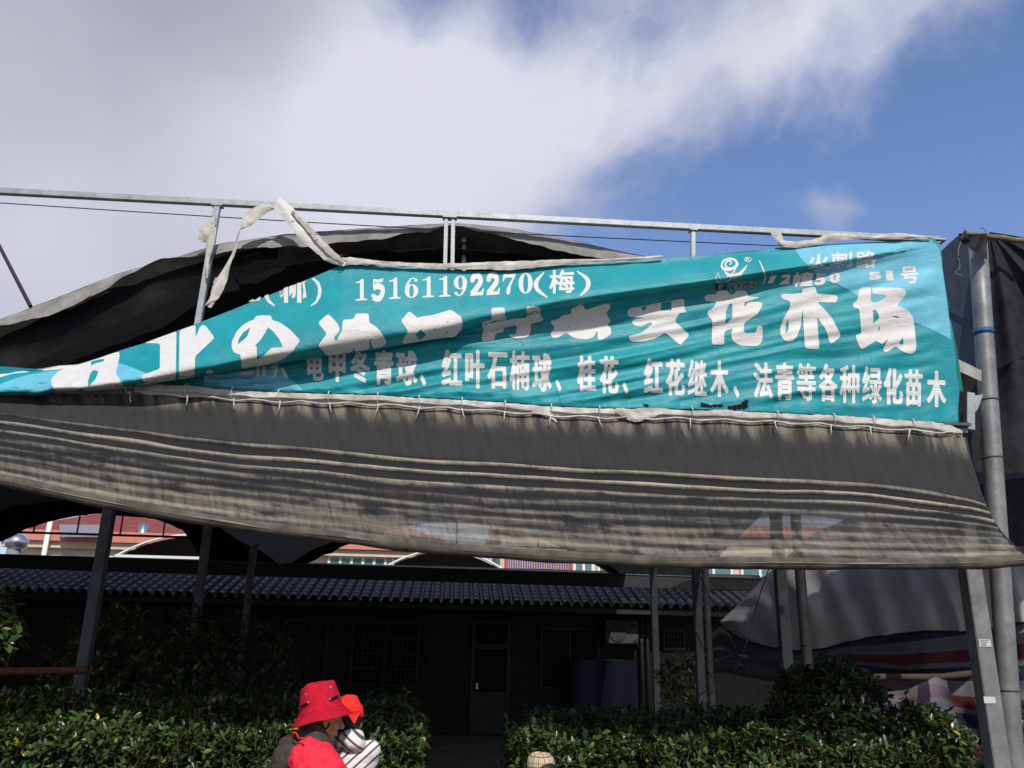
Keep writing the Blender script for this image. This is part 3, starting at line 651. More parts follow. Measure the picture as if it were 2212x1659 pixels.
def bold(dst, ch, x0, y0, x1, y1, lay, sheet=None, s=2.2, shear=.03, skew=0, off=0, q=.55):
    """heavy lettering: the thin glyph is widened by s on every side and laid on the cloth in small cells"""
    vs, fs = glyph(ch, 0); ax, bx = min(v[0] for v in vs), max(v[0] for v in vs); ay, by = min(v[1] for v in vs), max(v[1] for v in vs)
    w, h = x1-x0, y1-y0; nx, ny = int(w/q)+1, int(h/q)+1; mk = np.zeros((ny, nx), bool)
    px = [((v[0]-ax)/(bx-ax)*(w-2*s)+s)/q for v in vs]; py = [(h-s-(v[1]-ay)/(by-ay)*(h-2*s))/q for v in vs]
    for f_ in fs:
        for k in range(1, len(f_)-1):
            a, b, c = f_[0], f_[k], f_[k+1]; X = (px[a], px[b], px[c]); Y = (py[a], py[b], py[c])
            i0, i1, j0, j1 = max(0, int(min(X))-1), min(nx, int(max(X))+2), max(0, int(min(Y))-1), min(ny, int(max(Y))+2)
            if i1 <= i0 or j1 <= j0: continue
            gx, gy = np.meshgrid(np.arange(i0, i1)+.5, np.arange(j0, j1)+.5)
            e = [(X[(m+1) % 3]-X[m])*(gy-Y[m])-(Y[(m+1) % 3]-Y[m])*(gx-X[m]) for m in range(3)]
            mk[j0:j1, i0:i1] |= ((e[0] >= 0) & (e[1] >= 0) & (e[2] >= 0)) | ((e[0] <= 0) & (e[1] <= 0) & (e[2] <= 0))
    r = s/q; o = np.zeros_like(mk); R_ = int(r)+1
    for dj in range(-R_, R_+1):
        for di in range(-R_, R_+1):
            if di*di+dj*dj <= r*r+.3:
                o[max(0, dj):ny+min(0, dj), max(0, di):nx+min(0, di)] |= mk[max(0, -dj):ny+min(0, -dj), max(0, -di):nx+min(0, -di)]
    vc = {}
    def V(i, j):
        if (i, j) not in vc:
            x, y = x0+i*q, y0+j*q; x += skew*(y-(y0+y1)/2); y += shear*(x-(x0+x1)/2); vc[(i, j)] = dst.verts.new(bpos(x, y, lay, sheet))
        return vc[(i, j)]
    for j in range(ny):
        i = 0
        while i < nx:
            if o[j, i]:
                k = i
                while k < nx and o[j, k] and (k == i or k % 7): k += 1
                nf = dst.faces.new((V(i, j+1), V(k, j+1), V(k, j), V(i, j))); nf.smooth = True; i = k
            else: i += 1
def stroke(pts, wid, n=24):
    P = catmull([(*p, 0) for p in pts], n); Wd = catmull([(w, 0, 0) for w in wid], n); Lf, Rt = [], []
    for i, p in enumerate(P):
        d = (P[min(i+1, n)]-P[max(i-1, 0)]); d = Vector((-d.y, d.x, 0)).normalized() if d.length > 1e-9 else Vector((0, 1, 0))
        w = max(.3, Wd[i].x)/2; Lf.append((p.x+d.x*w, p.y+d.y*w)); Rt.append((p.x-d.x*w, p.y-d.y*w))
    return Lf+Rt[::-1]
def ell(cx, cy, rx, ry, n=26): return [(cx+rx*math.cos(2*math.pi*k/n), cy+ry*math.sin(2*math.pi*k/n)) for k in range(n)]

# printed light blue areas
bm = nb(); onto(bm, flat([[zJ(p) for p in ((775, 78), (835, 175), (900, 240), (950, 285), (975, 320), (1010, 350))]+[zE(p) for p in ((1200, 262), (1290, 285), (1390, 340), (1490, 400), (1700, 520), (1980, 630), (2130, 690))]+[(2054, 733), (2052, 700), (2040, 610), (2029, 535), (2011, 518), (1948, 522), (1818, 529), (1730, 533.5)]]), .6, step=5); obj('light_blue_print', bm, M['ltblue'], broot)
bm = nb(); onto(bm, flat([[(-180, 828), (0, 830)]+[zA(p) for p in ((135, 655), (300, 610), (560, 572), (640, 560), (620, 640), (600, 800), (545, 778), (420, 826), (150, 828), (0, 824))]+[(-180, 858)]]), .6, 'U', 5); obj('light_blue_print', bm, M['ltblue'], broot)
bm = nb(); onto(bm, flat([[zA(p) for p in ((1180, 490), (1300, 530), (1480, 600), (1440, 640), (1470, 718), (1225, 752), (1150, 600))]]), .6, 'U', 5); obj('light_blue_print', bm, M['ltblue'], broot)
bm = nb(); onto(bm, flat([[(440, 812)]+[zB(p) for p in ((300, 1215), (700, 1145), (790, 1290), (900, 1370), (985, 1455))]+[(520, 838), (440, 832)]]), .5, 'L', 5); obj('light_blue_print', bm, M['ltblue'], broot)
# white sewn strip at the upper left, and a dark green side flap
bm = nb(); onto(bm, flat([[zA(p) for p in ((-250, 640), (0, 640), (130, 603), (300, 585), (600, 560), (640, 552), (800, 512), (600, 522), (400, 556), (200, 582), (0, 594), (-250, 610))]]), .8, 'U', 5)
obj('sewn_strip', bm, M['white'], broot)
bm = nb()
P4 = [[(2050, 690), (2054, 690)], [(2061, 760), (2068, 760)], [(2063, 842), (2081, 846)]]
for (a, b) in zip(P4, P4[1:]):
    v = [bm.verts.new(hit(x, y, -.02)) for x, y in (a[0], b[0], b[1], a[1])]; bm.faces.new(v)
obj('side_flap', bm, M['dgreen'], broot)

BIG = [
 ('U', zA, [(510, 680), (520, 650), (600, 570), (700, 530), (800, 508), (900, 478), (1010, 443), (1100, 410), (1170, 388), (1200, 385), (1208, 410), (1195, 480), (1165, 600), (1200, 650), (1240, 720), (1225, 752), (1050, 766), (900, 782), (835, 772), (815, 735), (790, 775), (600, 788), (545, 776)], [[(915, 525), (920, 480), (1000, 460), (1050, 455), (1045, 480), (960, 500)], [(970, 570), (990, 590), (960, 660), (890, 740), (885, 680), (910, 600), (940, 570)]]),
 ('U', zA, [(1455, 295), (1600, 240), (1778, 176), (1770, 662), (1640, 680), (1455, 716), (1420, 620), (1480, 600), (1610, 555), (1612, 300)], []),
 ('U', zA, [(1808, 168), (1900, 134), (1970, 112), (1970, 240), (2015, 130), (2040, 112), (2070, 120), (2155, 230), (2150, 255), (1965, 430), (1960, 638), (1802, 660)], []),
 ('U', zA, [(2080, 580), (2100, 562), (2140, 566), (2150, 598), (2082, 610)], []),
 ('U', zB, [(410, 620), (420, 580), (520, 570), (610, 575), (610, 625), (700, 650), (830, 740), (940, 860), (940, 885), (880, 955), (880, 980), (740, 1090), (600, 1138), (260, 1205), (245, 1030), (180, 1020), (145, 970), (140, 890), (200, 760), (280, 680), (350, 640)], [[(360, 715), (330, 810), (290, 855), (210, 915), (225, 850), (280, 770)], [(570, 715), (630, 760), (700, 850), (745, 945), (610, 955), (520, 1040), (440, 1095), (435, 940), (415, 930), (490, 850)]]),
 ('U', zB, [(1155, 660), (1265, 560), (1290, 565), (1390, 670), (1415, 740), (1395, 780), (1335, 835), (1375, 880), (1420, 780), (1440, 750), (1445, 625), (1580, 615), (1590, 565), (1620, 550), (1740, 550), (1755, 570), (1758, 660), (1820, 690), (1900, 770), (1965, 890), (1930, 935), (1805, 962), (1760, 835), (1760, 968), (1585, 998), (1590, 935), (1550, 1006), (1270, 1050), (1155, 930), (1250, 800), (1255, 780)], []),
 ('U', zC, [(103, 450), (190, 348), (215, 345), (300, 420), (320, 405), (480, 385), (690, 318), (810, 405), (818, 430), (828, 490), (815, 560), (740, 640), (600, 652), (140, 722), (110, 700), (190, 575)], [[(337, 550), (400, 620), (325, 680), (272, 615)], [(635, 465), (668, 460), (650, 478)], [(488, 570), (505, 552), (517, 570)], [(620, 593), (640, 573), (668, 593)]]),
 (None, zC, [(1165, 310), (1190, 297), (1310, 295), (1325, 320), (1330, 440), (1380, 440), (1400, 425), (1580, 418), (1575, 290), (1600, 284), (1725, 282), (1742, 310), (1745, 415), (1775, 415), (1775, 450), (1630, 490), (1620, 620), (1560, 655), (1450, 660), (1360, 630), (1380, 610), (1455, 615), (1470, 505), (1315, 530), (1310, 580), (1210, 605), (1205, 680), (1060, 690), (1050, 665), (1075, 555), (1055, 510), (1060, 460), (1170, 445)], []),
 (None, zD, [(215, 430), (320, 370), (340, 380), (365, 440), (570, 370), (610, 372), (625, 400), (600, 440), (575, 465), (625, 560), (580, 585), (620, 610), (630, 680), (520, 745), (490, 735), (487, 640), (450, 710), (380, 735), (250, 720), (175, 665), (80, 720), (30, 715), (12, 680), (60, 610), (20, 570), (15, 545), (100, 525), (130, 490), (230, 475)], [[(185, 602), (200, 612), (215, 600)], [(405, 596), (440, 590), (430, 598)]]),
 (None, zD, [(785, 460), (810, 420), (930, 398), (1180, 350), (1360, 320), (1368, 440), (1395, 455), (1310, 470), (1265, 550), (1405, 675), (1405, 700), (1330, 785), (1310, 780), (1170, 665), (1060, 730), (940, 755), (820, 755), (797, 700), (930, 665), (1050, 570), (1010, 560), (940, 600), (870, 600), (825, 560), (870, 525), (970, 515), (800, 505)], [[(935, 405), (985, 392), (970, 443), (930, 438)], [(1135, 362), (1232, 347), (1235, 440), (1122, 443)]]),
 (None, zE, [(125, 395), (150, 385), (230, 380), (235, 355), (260, 350), (335, 350), (345, 385), (395, 380), (400, 355), (440, 347), (490, 350), (505, 375), (510, 400), (620, 410), (560, 430), (470, 455), (485, 500), (500, 460), (530, 448), (630, 450), (640, 475), (590, 560), (475, 635), (472, 722), (580, 722), (590, 665), (620, 658), (640, 675), (635, 800), (590, 838), (450, 835), (380, 800), (360, 750), (375, 680), (300, 710), (300, 825), (200, 825), (190, 800), (195, 605), (160, 580), (148, 535), (200, 505), (235, 450), (130, 440)], [[(345, 465), (372, 465), (370, 590), (310, 645), (315, 530)]]),
 (None, zE, [(795, 395), (810, 380), (990, 370), (985, 335), (1090, 315), (1108, 325), (1115, 375), (1290, 390), (1300, 410), (1290, 455), (1120, 450), (1180, 510), (1250, 590), (1325, 735), (1320, 760), (1250, 815), (1230, 810), (1200, 700), (1118, 580), (1138, 850), (1130, 865), (1020, 860), (1010, 840), (990, 500), (975, 660), (940, 760), (890, 800), (830, 790), (795, 740), (795, 660), (830, 580), (880, 500), (880, 440), (815, 425)], [[(862, 600), (870, 680), (850, 730), (838, 700), (840, 650)]]),
 (None, zE, [(1430, 465), (1470, 440), (1480, 400), (1490, 330), (1520, 318), (1580, 318), (1592, 330), (1592, 450), (1640, 455), (1690, 430), (1740, 390), (1612, 378), (1602, 340), (1610, 322), (1700, 320), (1860, 325), (1900, 345), (1905, 380), (1820, 480), (1900, 510), (1960, 570), (1975, 650), (1995, 840), (1980, 895), (1930, 910), (1870, 885), (1810, 840), (1740, 890), (1710, 890), (1700, 865), (1750, 770), (1690, 825), (1640, 790), (1520, 865), (1495, 855), (1460, 760), (1465, 735), (1510, 730), (1490, 510), (1440, 500)], [[(1610, 522), (1638, 522), (1658, 555), (1668, 590), (1615, 640)], [(1770, 572), (1830, 575), (1845, 592), (1800, 585)], [(1668, 655), (1672, 690), (1650, 712)], [(1838, 808), (1875, 762), (1880, 818), (1860, 828)]]),
]
for sh, z, outer, hs in BIG:
    bm = nb(); onto(bm, flat([rounded([z(p) for p in outer], .16)]+[[z(p) for p in h_] for h_ in hs]), 1.2, sh, 4); obj('large_character', bm, M['white'], broot)

# telephone number in fat-face numerals
def bez(pts): return pts
def arc(cx, cy, rx, ry, a0, a1, n=14): return [(cx+rx*math.cos(R(a0+(a1-a0)*k/n)), cy+ry*math.sin(R(a0+(a1-a0)*k/n))) for k in range(n+1)]
six = [[(.86, .10), (.66, .0), (.40, .06), (.14, .32), (.05, .66), (.30, .70), (.33, .40), (.46, .14), (.62, .06), (.72, .10)], ell(.82, .15, .12, .075)]
DIG = {
 '1': [[[(.04, .14), (.34, .09), (.5, 0), (.68, 0), (.68, .9), (.96, .945), (.96, 1), (.02, 1), (.02, .945), (.38, .9), (.38, .17), (.04, .19)]]],
 '0': [[ell(.5, .5, .48, .5), ell(.5, .5, .17, .45)]],
 '6': [[six[0]], [six[1]], [ell(.52, .665, .45, .335), ell(.52, .665, .155, .29)]],
 '5': [[[(.18, .0), (.5, .045), (.9, .0), (.84, .17), (.5, .20), (.26, .17), (.235, .42), (.17, .45)]], [stroke([(.19, .44), (.45, .36), (.80, .46), (.83, .72), (.55, .965), (.16, .88)], [.05, .07, .24, .28, .07, .10])], [ell(.17, .80, .14, .085)]],
 '2': [[stroke([(.16, .25), (.30, .06), (.62, .06), (.76, .28), (.58, .54), (.14, .92)], [.1, .07, .16, .26, .14, .05])], [ell(.19, .27, .14, .09)], [[(.03, 1), (.07, .9), (.22, .80), (.55, .83), (.80, .82), (.90, .66), (.97, .66), (.92, 1)]]],
 '7': [[[(.08, 0), (.97, 0), (.97, .08), (.62, .58), (.57, .92), (.50, 1), (.36, 1), (.29, .92), (.34, .68), (.76, .19), (.36, .17), (.16, .22), (.11, .36), (.04, .36)]]],
}
DIG['9'] = [[[(1-x, 1-y) for x, y in c] for c in part] for part in DIG['6']]
bm = nb(); bx = [(85, 187, 128, 307), (212, 330, 125, 299), (362, 465, 117, 293), (487, 610, 115, 287), (638, 743, 108, 281), (775, 880, 103, 275), (898, 1020, 100, 271), (1032, 1155, 97, 265), (1167, 1288, 92, 260), (1303, 1418, 87, 256), (1436, 1560, 78, 250)]
for ch, (x0, x1, y0, y1) in zip('15161192270', bx):
    for k, part in enumerate(DIG[ch]):
        onto(bm, flat([[zF((x0+(x1-x0)*x, y0+(y1-y0)*y-.05*(x-.5)*(x1-x0))) for x, y in c] for c in part]), 1+.12*k, 'U')
onto(bm, flat([stroke([zF(p) for p in ((1650, 72), (1588, 150), (1596, 215), (1678, 282))], [2.2, 9, 9, 3])]), 1, 'U')
onto(bm, flat([stroke([zF(p) for p in ((1922, 62), (2008, 130), (2010, 200), (1952, 268))], [2.2, 9, 9, 3])]), 1, 'U')
bold(bm, '梅', *zF((1692, 50)), *zF((1905, 250)), 1, 'U', 1.5, -.03)
obj('phone_number_text', bm, M['white'], broot); bm = nb()
for poly in ([(525, 345), (570, 325), (590, 390), (650, 455), (645, 467), (580, 430), (540, 385)], [(1075, 140), (1110, 130), (1170, 180), (1200, 270), (1190, 350), (1140, 430), (1075, 467), (1070, 455), (1130, 400), (1155, 320), (1155, 240), (1120, 180)],
             [(755, 252), (805, 235), (805, 425), (755, 425)], [(910, 195), (960, 182), (962, 425), (910, 425)], [(706, 295), (720, 285), (716, 340), (738, 330), (742, 275), (752, 268), (748, 345), (722, 362), (708, 345)],
             [(815, 235), (870, 212), (860, 300), (820, 350)], [(872, 215), (900, 204), (895, 330), (880, 365), (845, 370), (858, 310)], [(968, 182), (1020, 163), (998, 190), (1022, 360), (975, 375), (985, 280)], [(340, 412), (370, 392), (395, 380), (410, 397), (470, 357), (485, 352), (470, 402)]):
    onto(bm, flat([[zB(p) for p in poly]]), 1, 'U')
obj('cut_off_name_text', bm, M['white'], broot)
# address lines
bm = nb()
for ch, a, b, o_, sk in (('火', (902, 135), (1090, 275), .034, 0), ('刺', (1102, 118), (1290, 262), .034, 0), ('路', (1320, 108), (1502, 262), .034, 0), ('1', (556, 325), (610, 397), .05, -.5), ('2', (658, 315), (750, 406), .05, -.3), ('幢', (765, 295), (948, 426), .03, -.1), ('5', (960, 306), (1056, 414), .05, -.1), ('0', (1088, 292), (1182, 395), .05, 0), ('5', (1432, 292), (1545, 366), .05, .2), ('1', (1585, 280), (1652, 375), .05, .1), ('号', (1715, 243), (1875, 402), .034, .1)):
    bold(bm, ch, *zJ(a), *zJ(b), 1.1, None, 1.6 if ch in '火刺路幢号' else 2.0, -.05, sk)
obj('address_text', bm, M['white'], broot)
# emblem beside the address
bm = nb(); k = 0
sp = [(205, 232), (222, 220), (218, 202), (192, 200), (172, 222), (182, 252), (222, 264), (262, 246), (272, 212), (246, 186), (200, 180), (155, 198), (138, 235)]
onto(bm, flat([stroke([zJ(p) for p in sp], [2.0, 2.6, 3.2, 3.4, 3.6, 4.0, 4.6, 5.0, 5.2, 5.0, 4.8, 4.2, 3], 60)]), 1.0)
onto(bm, flat([stroke([zJ(p) for p in ((136, 228), (150, 262), (205, 276), (262, 254), (292, 222))], [3, 6, 5, 4, 1])]), 1.12)
onto(bm, flat([[zJ(p) for p in ((155, 278), (180, 325), (215, 345), (260, 350), (310, 325), (350, 270), (370, 225), (330, 265), (290, 300), (235, 315), (198, 308))]]), 1.24)
onto(bm, flat([stroke([zJ(p) for p in ((112, 305), (90, 340), (105, 380), (155, 388), (205, 365), (240, 320), (265, 262))], [1.2, 1.4, 1.6, 1.8, 1.8, 1.5, 1.2], 40)]), 1.36)
onto(bm, flat([stroke([zJ(p) for p in ((265, 262), (225, 310), (180, 345), (130, 355), (108, 306))], [1.2, 1.4, 1.6, 1.6, 1.2], 40)]), 1.48)
onto(bm, flat([[zJ(p) for p in ell(370, 185, 31, 23)], [zJ(p) for p in ell(370, 185, 25, 18)]]), 1); onto(bm, glyph_box('R', *zJ((356, 172)), *zJ((386, 198)), .02, 0), 1.1)
onto(bm, flat([stroke([zJ(p) for p in ((470, 193), (500, 260), (522, 330), (515, 380), (494, 410))], [2.2, 3, 3, 2.4, 1])]), 1)
obj('emblem', bm, M['white'], broot)
cap = list(zip('夏溪花木市场', [(66, 402, 122, 468), (132, 398, 192, 456), (197, 400, 258, 452), (264, 394, 318, 446), (326, 390, 382, 436), (384, 388, 440, 430)]))
bm = nb(); bm2 = nb()
for ch, (x0, y0, x1, y1) in cap:
    onto(bm, glyph_box(ch, *zJ((x0-3, y0-3)), *zJ((x1+3, y1+3)), .07, -.05, -.15), 1); onto(bm2, glyph_box(ch, *zJ((x0, y0)), *zJ((x1, y1)), .012, -.05, -.15), 2)
obj('caption_outline', bm, M['white'], broot); obj('caption_text', bm2, M['black'], broot)
# the list of plants
bm = nb()
LG = [('龟', 250, 85, 410, 360), ('甲', 452, 95, 600, 372), ('冬', 637, 95, 810, 378), ('青', 840, 95, 1012, 395), ('球', 1030, 100, 1215, 402), ('、', 1235, 305, 1290, 405), ('红', 1422, 90, 1600, 405), ('叶', 1625, 95, 1795, 428), ('石', 1815, 115, 1990, 432)]
LH = [('楠', 65, 52, 245, 400), ('球', 265, 70, 440, 412), ('、', 470, 305, 525, 410), ('桂', 660, 92, 830, 412), ('花', 858, 95, 1030, 430), ('、', 1060, 328, 1115, 432), ('红', 1250, 115, 1420, 425), ('花', 1440, 120, 1615, 448), ('继', 1635, 128, 1805, 446), ('木', 1832, 138, 2000, 460), ('、', 2037, 360, 2095, 465)]
LI = [('法', 150, 162, 335, 500), ('青', 355, 165, 535, 520), ('等', 555, 168, 742, 525), ('各', 765, 175, 942, 535), ('种', 960, 185, 1150, 548), ('绿', 1172, 200, 1362, 552), ('化', 1375, 212, 1560, 562), ('苗', 1572, 228, 1745, 578), ('木', 1780, 242, 1965, 585)]
for z, lst in ((zG, LG), (zH, LH), (zI, LI)):
    for ch, x0, y0, x1, y1 in lst: bold(bm, ch, *z((x0, y0)), *z((x1, y1)), 1.0, 'L', 1.7 if ch in '龟继楠绿种等' else 2.4)
for poly in ([(250, 1240), (390, 1225), (390, 1270), (245, 1275)], [(430, 1180), (470, 1175), (465, 1290), (430, 1295)], [(500, 1170), (545, 1165), (540, 1290), (500, 1285)], [(600, 1160), (690, 1140), (665, 1290), (640, 1310), (610, 1300), (640, 1280), (645, 1190), (600, 1200)], [(725, 1200), (745, 1185), (800, 1290), (770, 1312)]):
    onto(bm, flat([[zB(p) for p in poly]]), 1, 'L')
obj('plant_list_text', bm, M['white'], broot)

# hems of the banner
def ribbon(bm, pts, wid, w, cn=5, curl=.012, seed=0, fold=0):
    """cloth strip: centre line (photograph measure), widths, distance behind the sign plane; slightly curled across"""
    n = 10*(len(pts)-1); P = catmull([(*p, 0) for p in pts], n); Wd = catmull([(x, 0, 0) for x in wid], n); ww = catmull([(x, 0, 0) for x in (w if isinstance(w, list) else [w]*len(pts))], n)
    rows = []
    for i in range(n+1):
        d = P[min(i+1, n)]-P[max(i-1, 0)]; s = Vector((-d.y, d.x, 0)).normalized(); rows.append([])
        for j in range(cn+1):
            k = j/cn*2-1; q = P[i]+s*k*Wd[i].x/2*(1+.12*nv(i*.35, k, seed)); fr = (1.4*nv(i*.3, 7, seed+k) if abs(k) == 1 else 0); q += s*fr
            rows[-1].append(bm.verts.new(hit(q.x, q.y, -(ww[i].x-fold*ss(.18, .34, k+.15*nv(i*.08, 4, seed))+curl*(1-k*k)+.008*nv(i*.13, k*.9, seed+5)+.005*nv(i*.25+k*.8, k*1.6, seed+6)))))
    for a, b in zip(rows, rows[1:]):
        for j in range(cn): bm.faces.new((a[j], b[j], b[j+1], a[j+1])).smooth = True
    bmesh.ops.recalc_face_normals(bm, faces=bm.faces[:])
xs = [290, 340, 419, 460, 515, 560, 607, 660, 714, 765, 817, 860, 906, 950, 998, 1045, 1090, 1140, 1189, 1240, 1292, 1350, 1420, 1491, 1560, 1620, 1674, 1735, 1795, 1840, 1880, 1925, 1965, 2010, 2050, 2079]
bm = nb(); ribbon(bm, [(x, lerp_poly(bB, x)+11+(2.5 if i % 2 else 0)+(8 if x > 2040 else 0)) for i, x in enumerate(xs)], [(19 if any(abs(x-t_) < 12 for t_ in TIE_X) else 24)*(1.1 if x > 1780 else .95)*(.35 if x > 2060 else 1) for x in xs], .058, 12, .006, 3, .020)
obj('bottom_hem', bm, M['hem'], broot)
bm = nb(); tube(bm, [hit(x, lerp_poly(bB, x)+22+2.2*math.cos((x-500)*.062)+1.5*nv(x*.05, 2), -.066) for x in range(330, 2062, 6)], .0085, 7); obj('hem_cord', bm, M['hem'], broot)
for pts_, wd2, w2, cv2, sd2 in (([(1150, 884), (1175, 890), (1190, 900), (1203, 912)], [16, 18, 12, 3], .06, .02, 9), ([(1330, 886), (1355, 893), (1372, 903), (1395, 898), (1430, 893)], [10, 20, 18, 14, 6], .07, .02, 12), ([(2020, 936), (2050, 935), (2078, 932)], [4, 12, 6], .05, .01, 13)):
    bm = nb(); ribbon(bm, pts_, wd2, w2, 5, cv2*.4, sd2); obj('hem_scrap', bm, M['hem'], broot)
bm = nb(); ribbon(bm, [(735, 566), (760, 564), (800, 567), (850, 571), (920, 574), (990, 575), (1050, 574), (1100, 574), (1160, 570), (1220, 566), (1290, 564), (1360, 560), (1432, 553)], [18, 16, 12, 11, 11, 13, 16, 19, 15, 12, 9, 7, 3], .06, 6, .006, 21)
obj('top_hem', bm, M['hem'], broot)
bm = nb(); ribbon(bm, [(596, 438), (620, 458), (650, 494), (682, 528), (712, 556), (745, 571)], [28, 30, 32, 26, 20, 12], [.035, .06, .07, .07, .07, .06], 8, .010, 31)
obj('torn_strip', bm, M['white'], broot)
bm = nb(); ribbon(bm, [(630, 455), (660, 485), (690, 520), (720, 550), (742, 564)], [5, 12, 14, 13, 8], [.085, .10, .105, .10, .085], 4, .004, 33)
obj('torn_strip_fold', bm, M['hem'], broot)
bm = nb(); ribbon(bm, [(1672, 498), (1682, 512), (1690, 525), (1720, 528), (1760, 523), (1790, 514), (1830, 511), (1880, 514), (1930, 510), (1970, 511), (2012, 513)], [20, 17, 15, 14, 13, 17, 14, 8, 14, 10, 5], [.05, .06, .06, .05, .05, .05, .05, .05, .05, .05, .05], 6, .010, 41)
obj('torn_corner_hem', bm, M['hem'], broot)
# eyelets and rust marks of the hems
for (x, y, w_) in ((1345/2212*550+600, 620+240*.24864, .10), (1645*.24864+600, 620+500*.24864, .12), (1965*.24864+600, 620+792*.24864, .11)):
    x *= S_; y *= S_; bm = nb(); c = hit(x, y, -w_-.03); d = (CP-c).normalized(); s = d.cross(Vector((0, 0, 1))).normalized(); t_ = s.cross(d)
    ring = [c+(s*math.cos(k*.524)+t_*math.sin(k*.524))*.012 for k in range(13)]; tube(bm, ring, .003, 6, False); obj('eyelet', bm, M['rust'], broot)
# ties
ords = ['first', 'second', 'third', 'fourth', 'fifth', 'sixth', 'seventh', 'eighth', 'ninth', 'tenth', 'eleventh', 'twelfth', 'thirteenth', 'fourteenth', 'fifteenth', 'sixteenth']
rt = random.Random(3)
for k, x in enumerate(TIE_X):
    y = lerp_poly(bB, x); t = thing('cable_tie', hit(x, y+14, -.05), f'white cable tie holding the lower hem of the banner, {ords[k]} from the left', 'cable tie', 'cable ties along the banner hem')
    bm = nb(); c = hit(x, y+12, 0); lp = []
    for q in range(17):
        a = 2*math.pi*q/16; lp.append(c+Vector((0, 0, .052*math.cos(a)))-EW*(.025+.065*math.sin(a)))
    tube(bm, lp, .0045, 6, False); obj('loop', bm, M['tie'], t)
    sl = rt.uniform(-8, 12)*(1 if x > 700 else -1.0)
    bm = nb(); tube(bm, [hit(x, y+22, -.10), hit(x+sl*.3, y+32, -.12), hit(x+sl*.8, y+43, -.125)], [.0042, .004, .003], 6); obj('tail', bm, M['tie'], t)
    bm = nb(); quadbox(bm, hit(x, y+22, -.10), EU*.007, EW*.006, Vector((0, 0, .006))); obj('head', bm, M['tie'], t)
# loose scraps on the frame
t = thing('torn_cloth_scrap', hit(440, 560, -.02), 'crumpled white cloth scrap wound around the left sign upright', 'cloth scrap')
bm = nb(); ribbon(bm, [(464, 470), (455, 485), (442, 508), (434, 522)], [8, 22, 34, 12], .02, 8, .015, 51); ribbon(bm, [(460, 490), (455, 520), (448, 560), (446, 600)], [16, 18, 9, 6], .03, 5, .010, 52); obj('crumpled_top', bm, M['hem'], t)
bm = nb(); ribbon(bm, [(468, 600), (466, 620), (460, 645), (452, 664)], [8, 14, 15, 8], .03, 5, .01, 53); obj('lower_end', bm, M['hem'], t)
t = thing('torn_cloth_strip', hit(500, 560, -.02), 'long twisted dirty white strip hanging from the top rail left of the big torn strip', 'cloth strip')
bm = nb(); ribbon(bm, [(592, 448), (572, 450), (552, 462), (534, 478), (520, 494)], [8, 20, 27, 26, 4], .04, 7, .010, 61); obj('wide_end', bm, M['hem'], t)
bm = nb(); ribbon(bm, [(520, 492), (513, 512), (505, 545), (492, 575), (478, 608), (464, 640), (444, 660)], [3, 4, 7, 10, 22, 17, 3], .04, 6, .008, 62); obj('twisted_tail', bm, M['hem'], t)

# ------------------------------------------------------------------ right side: black net, tarpaulins, poles, ropes
root = thing('black_shade_net', W(4.6, 1.2, 3.0), 'black shade net draped from a bamboo pole over the pipe right of the banner', 'shade net')
zN = zt(2900, 700, .36183)
topn = [zN(p) for p in ((230, 330), (275, 278), (360, 195), (430, 140), (480, 116), (560, 120), (660, 122), (760, 140), (900, 160), (1010, 188), (1300, 230), (1900, 320))]
def f(a, b):
    x = topn[0][0]+(topn[-1][0]-topn[0][0])*a; y = lerp_poly(topn, x)+2*nv(x*.2, 3); yb = 1180
    return hit(x, y+(yb-y)*b, 1.15+.5*b+.06*fb(x*.02+b, b*2, 61)*b+.03*nv(x*.1, b))
bm = nb(); grid(bm, 90, 50, f); obj('back_sheet', bm, M['blacknet'], root)
apx, apy = zN((668, 108))
def f(a, b):
    # folds fan out from the tied point on the pole
    an = R(-4+88*a); ex = apx+8+b*620*math.sin(an)*1.0; ey = apy+b*(520*math.cos(an)+40*math.sin(an)); 
    return hit(ex, ey, .88+.11*math.sin(a*22+2*b+1.5*nv(a*6, 2))*min(1, b*2.2)-.03*b+.02*fb(a*8, b*4, 71))
bm = nb(); grid(bm, 90, 40, f); obj('front_drape', bm, M['blacknet'], root)
def f(a, b):
    x, y = zN((430+250*a, 118+10*math.sin(a*3)+ (60+175*a)*b)); return hit(x, y, .44-.10*math.sin(a*math.pi)+.02*math.sin(a*14+b*5)+.02*fb(a*5, b*3, 4))
bm = nb(); grid(bm, 30, 14, f); obj('pipe_wrap', bm, M['blacknet'], root)
bm = nb(); tube(bm, [hit(*zN((480+600*k/10, 122+75*k/10+3*math.sin(k*2))), .62) for k in range(11)], [.028+.004*(k % 3 == 0) for k in range(11)], 10); tag(obj('bamboo_pole', bm, M['bamboo']), 'pale bamboo pole along the top of the black net at the right edge', 'pole')
bm = nb()
wd_ = [[(470, 130), (440, 220), (425, 300), (440, 420), (395, 468), (460, 490)], [(430, 500), (425, 560), (455, 620)], [(480, 120), (482, 82)], [(620, 74), (655, 84), (672, 108)], [(410, 740), (440, 745), (465, 715)]]
tube(bm, catmull([hit(*zN(p), .40) for p in wd_[0]], 30), .0035, 5); o = obj('loose_thread', bm, M['netgrey'], root)
for q in wd_[1:]:
    bm = nb(); tube(bm, catmull([hit(*zN(p), .40) for p in q], 14), .003, 5); obj('loose_thread', bm, M['blacknet'], root)

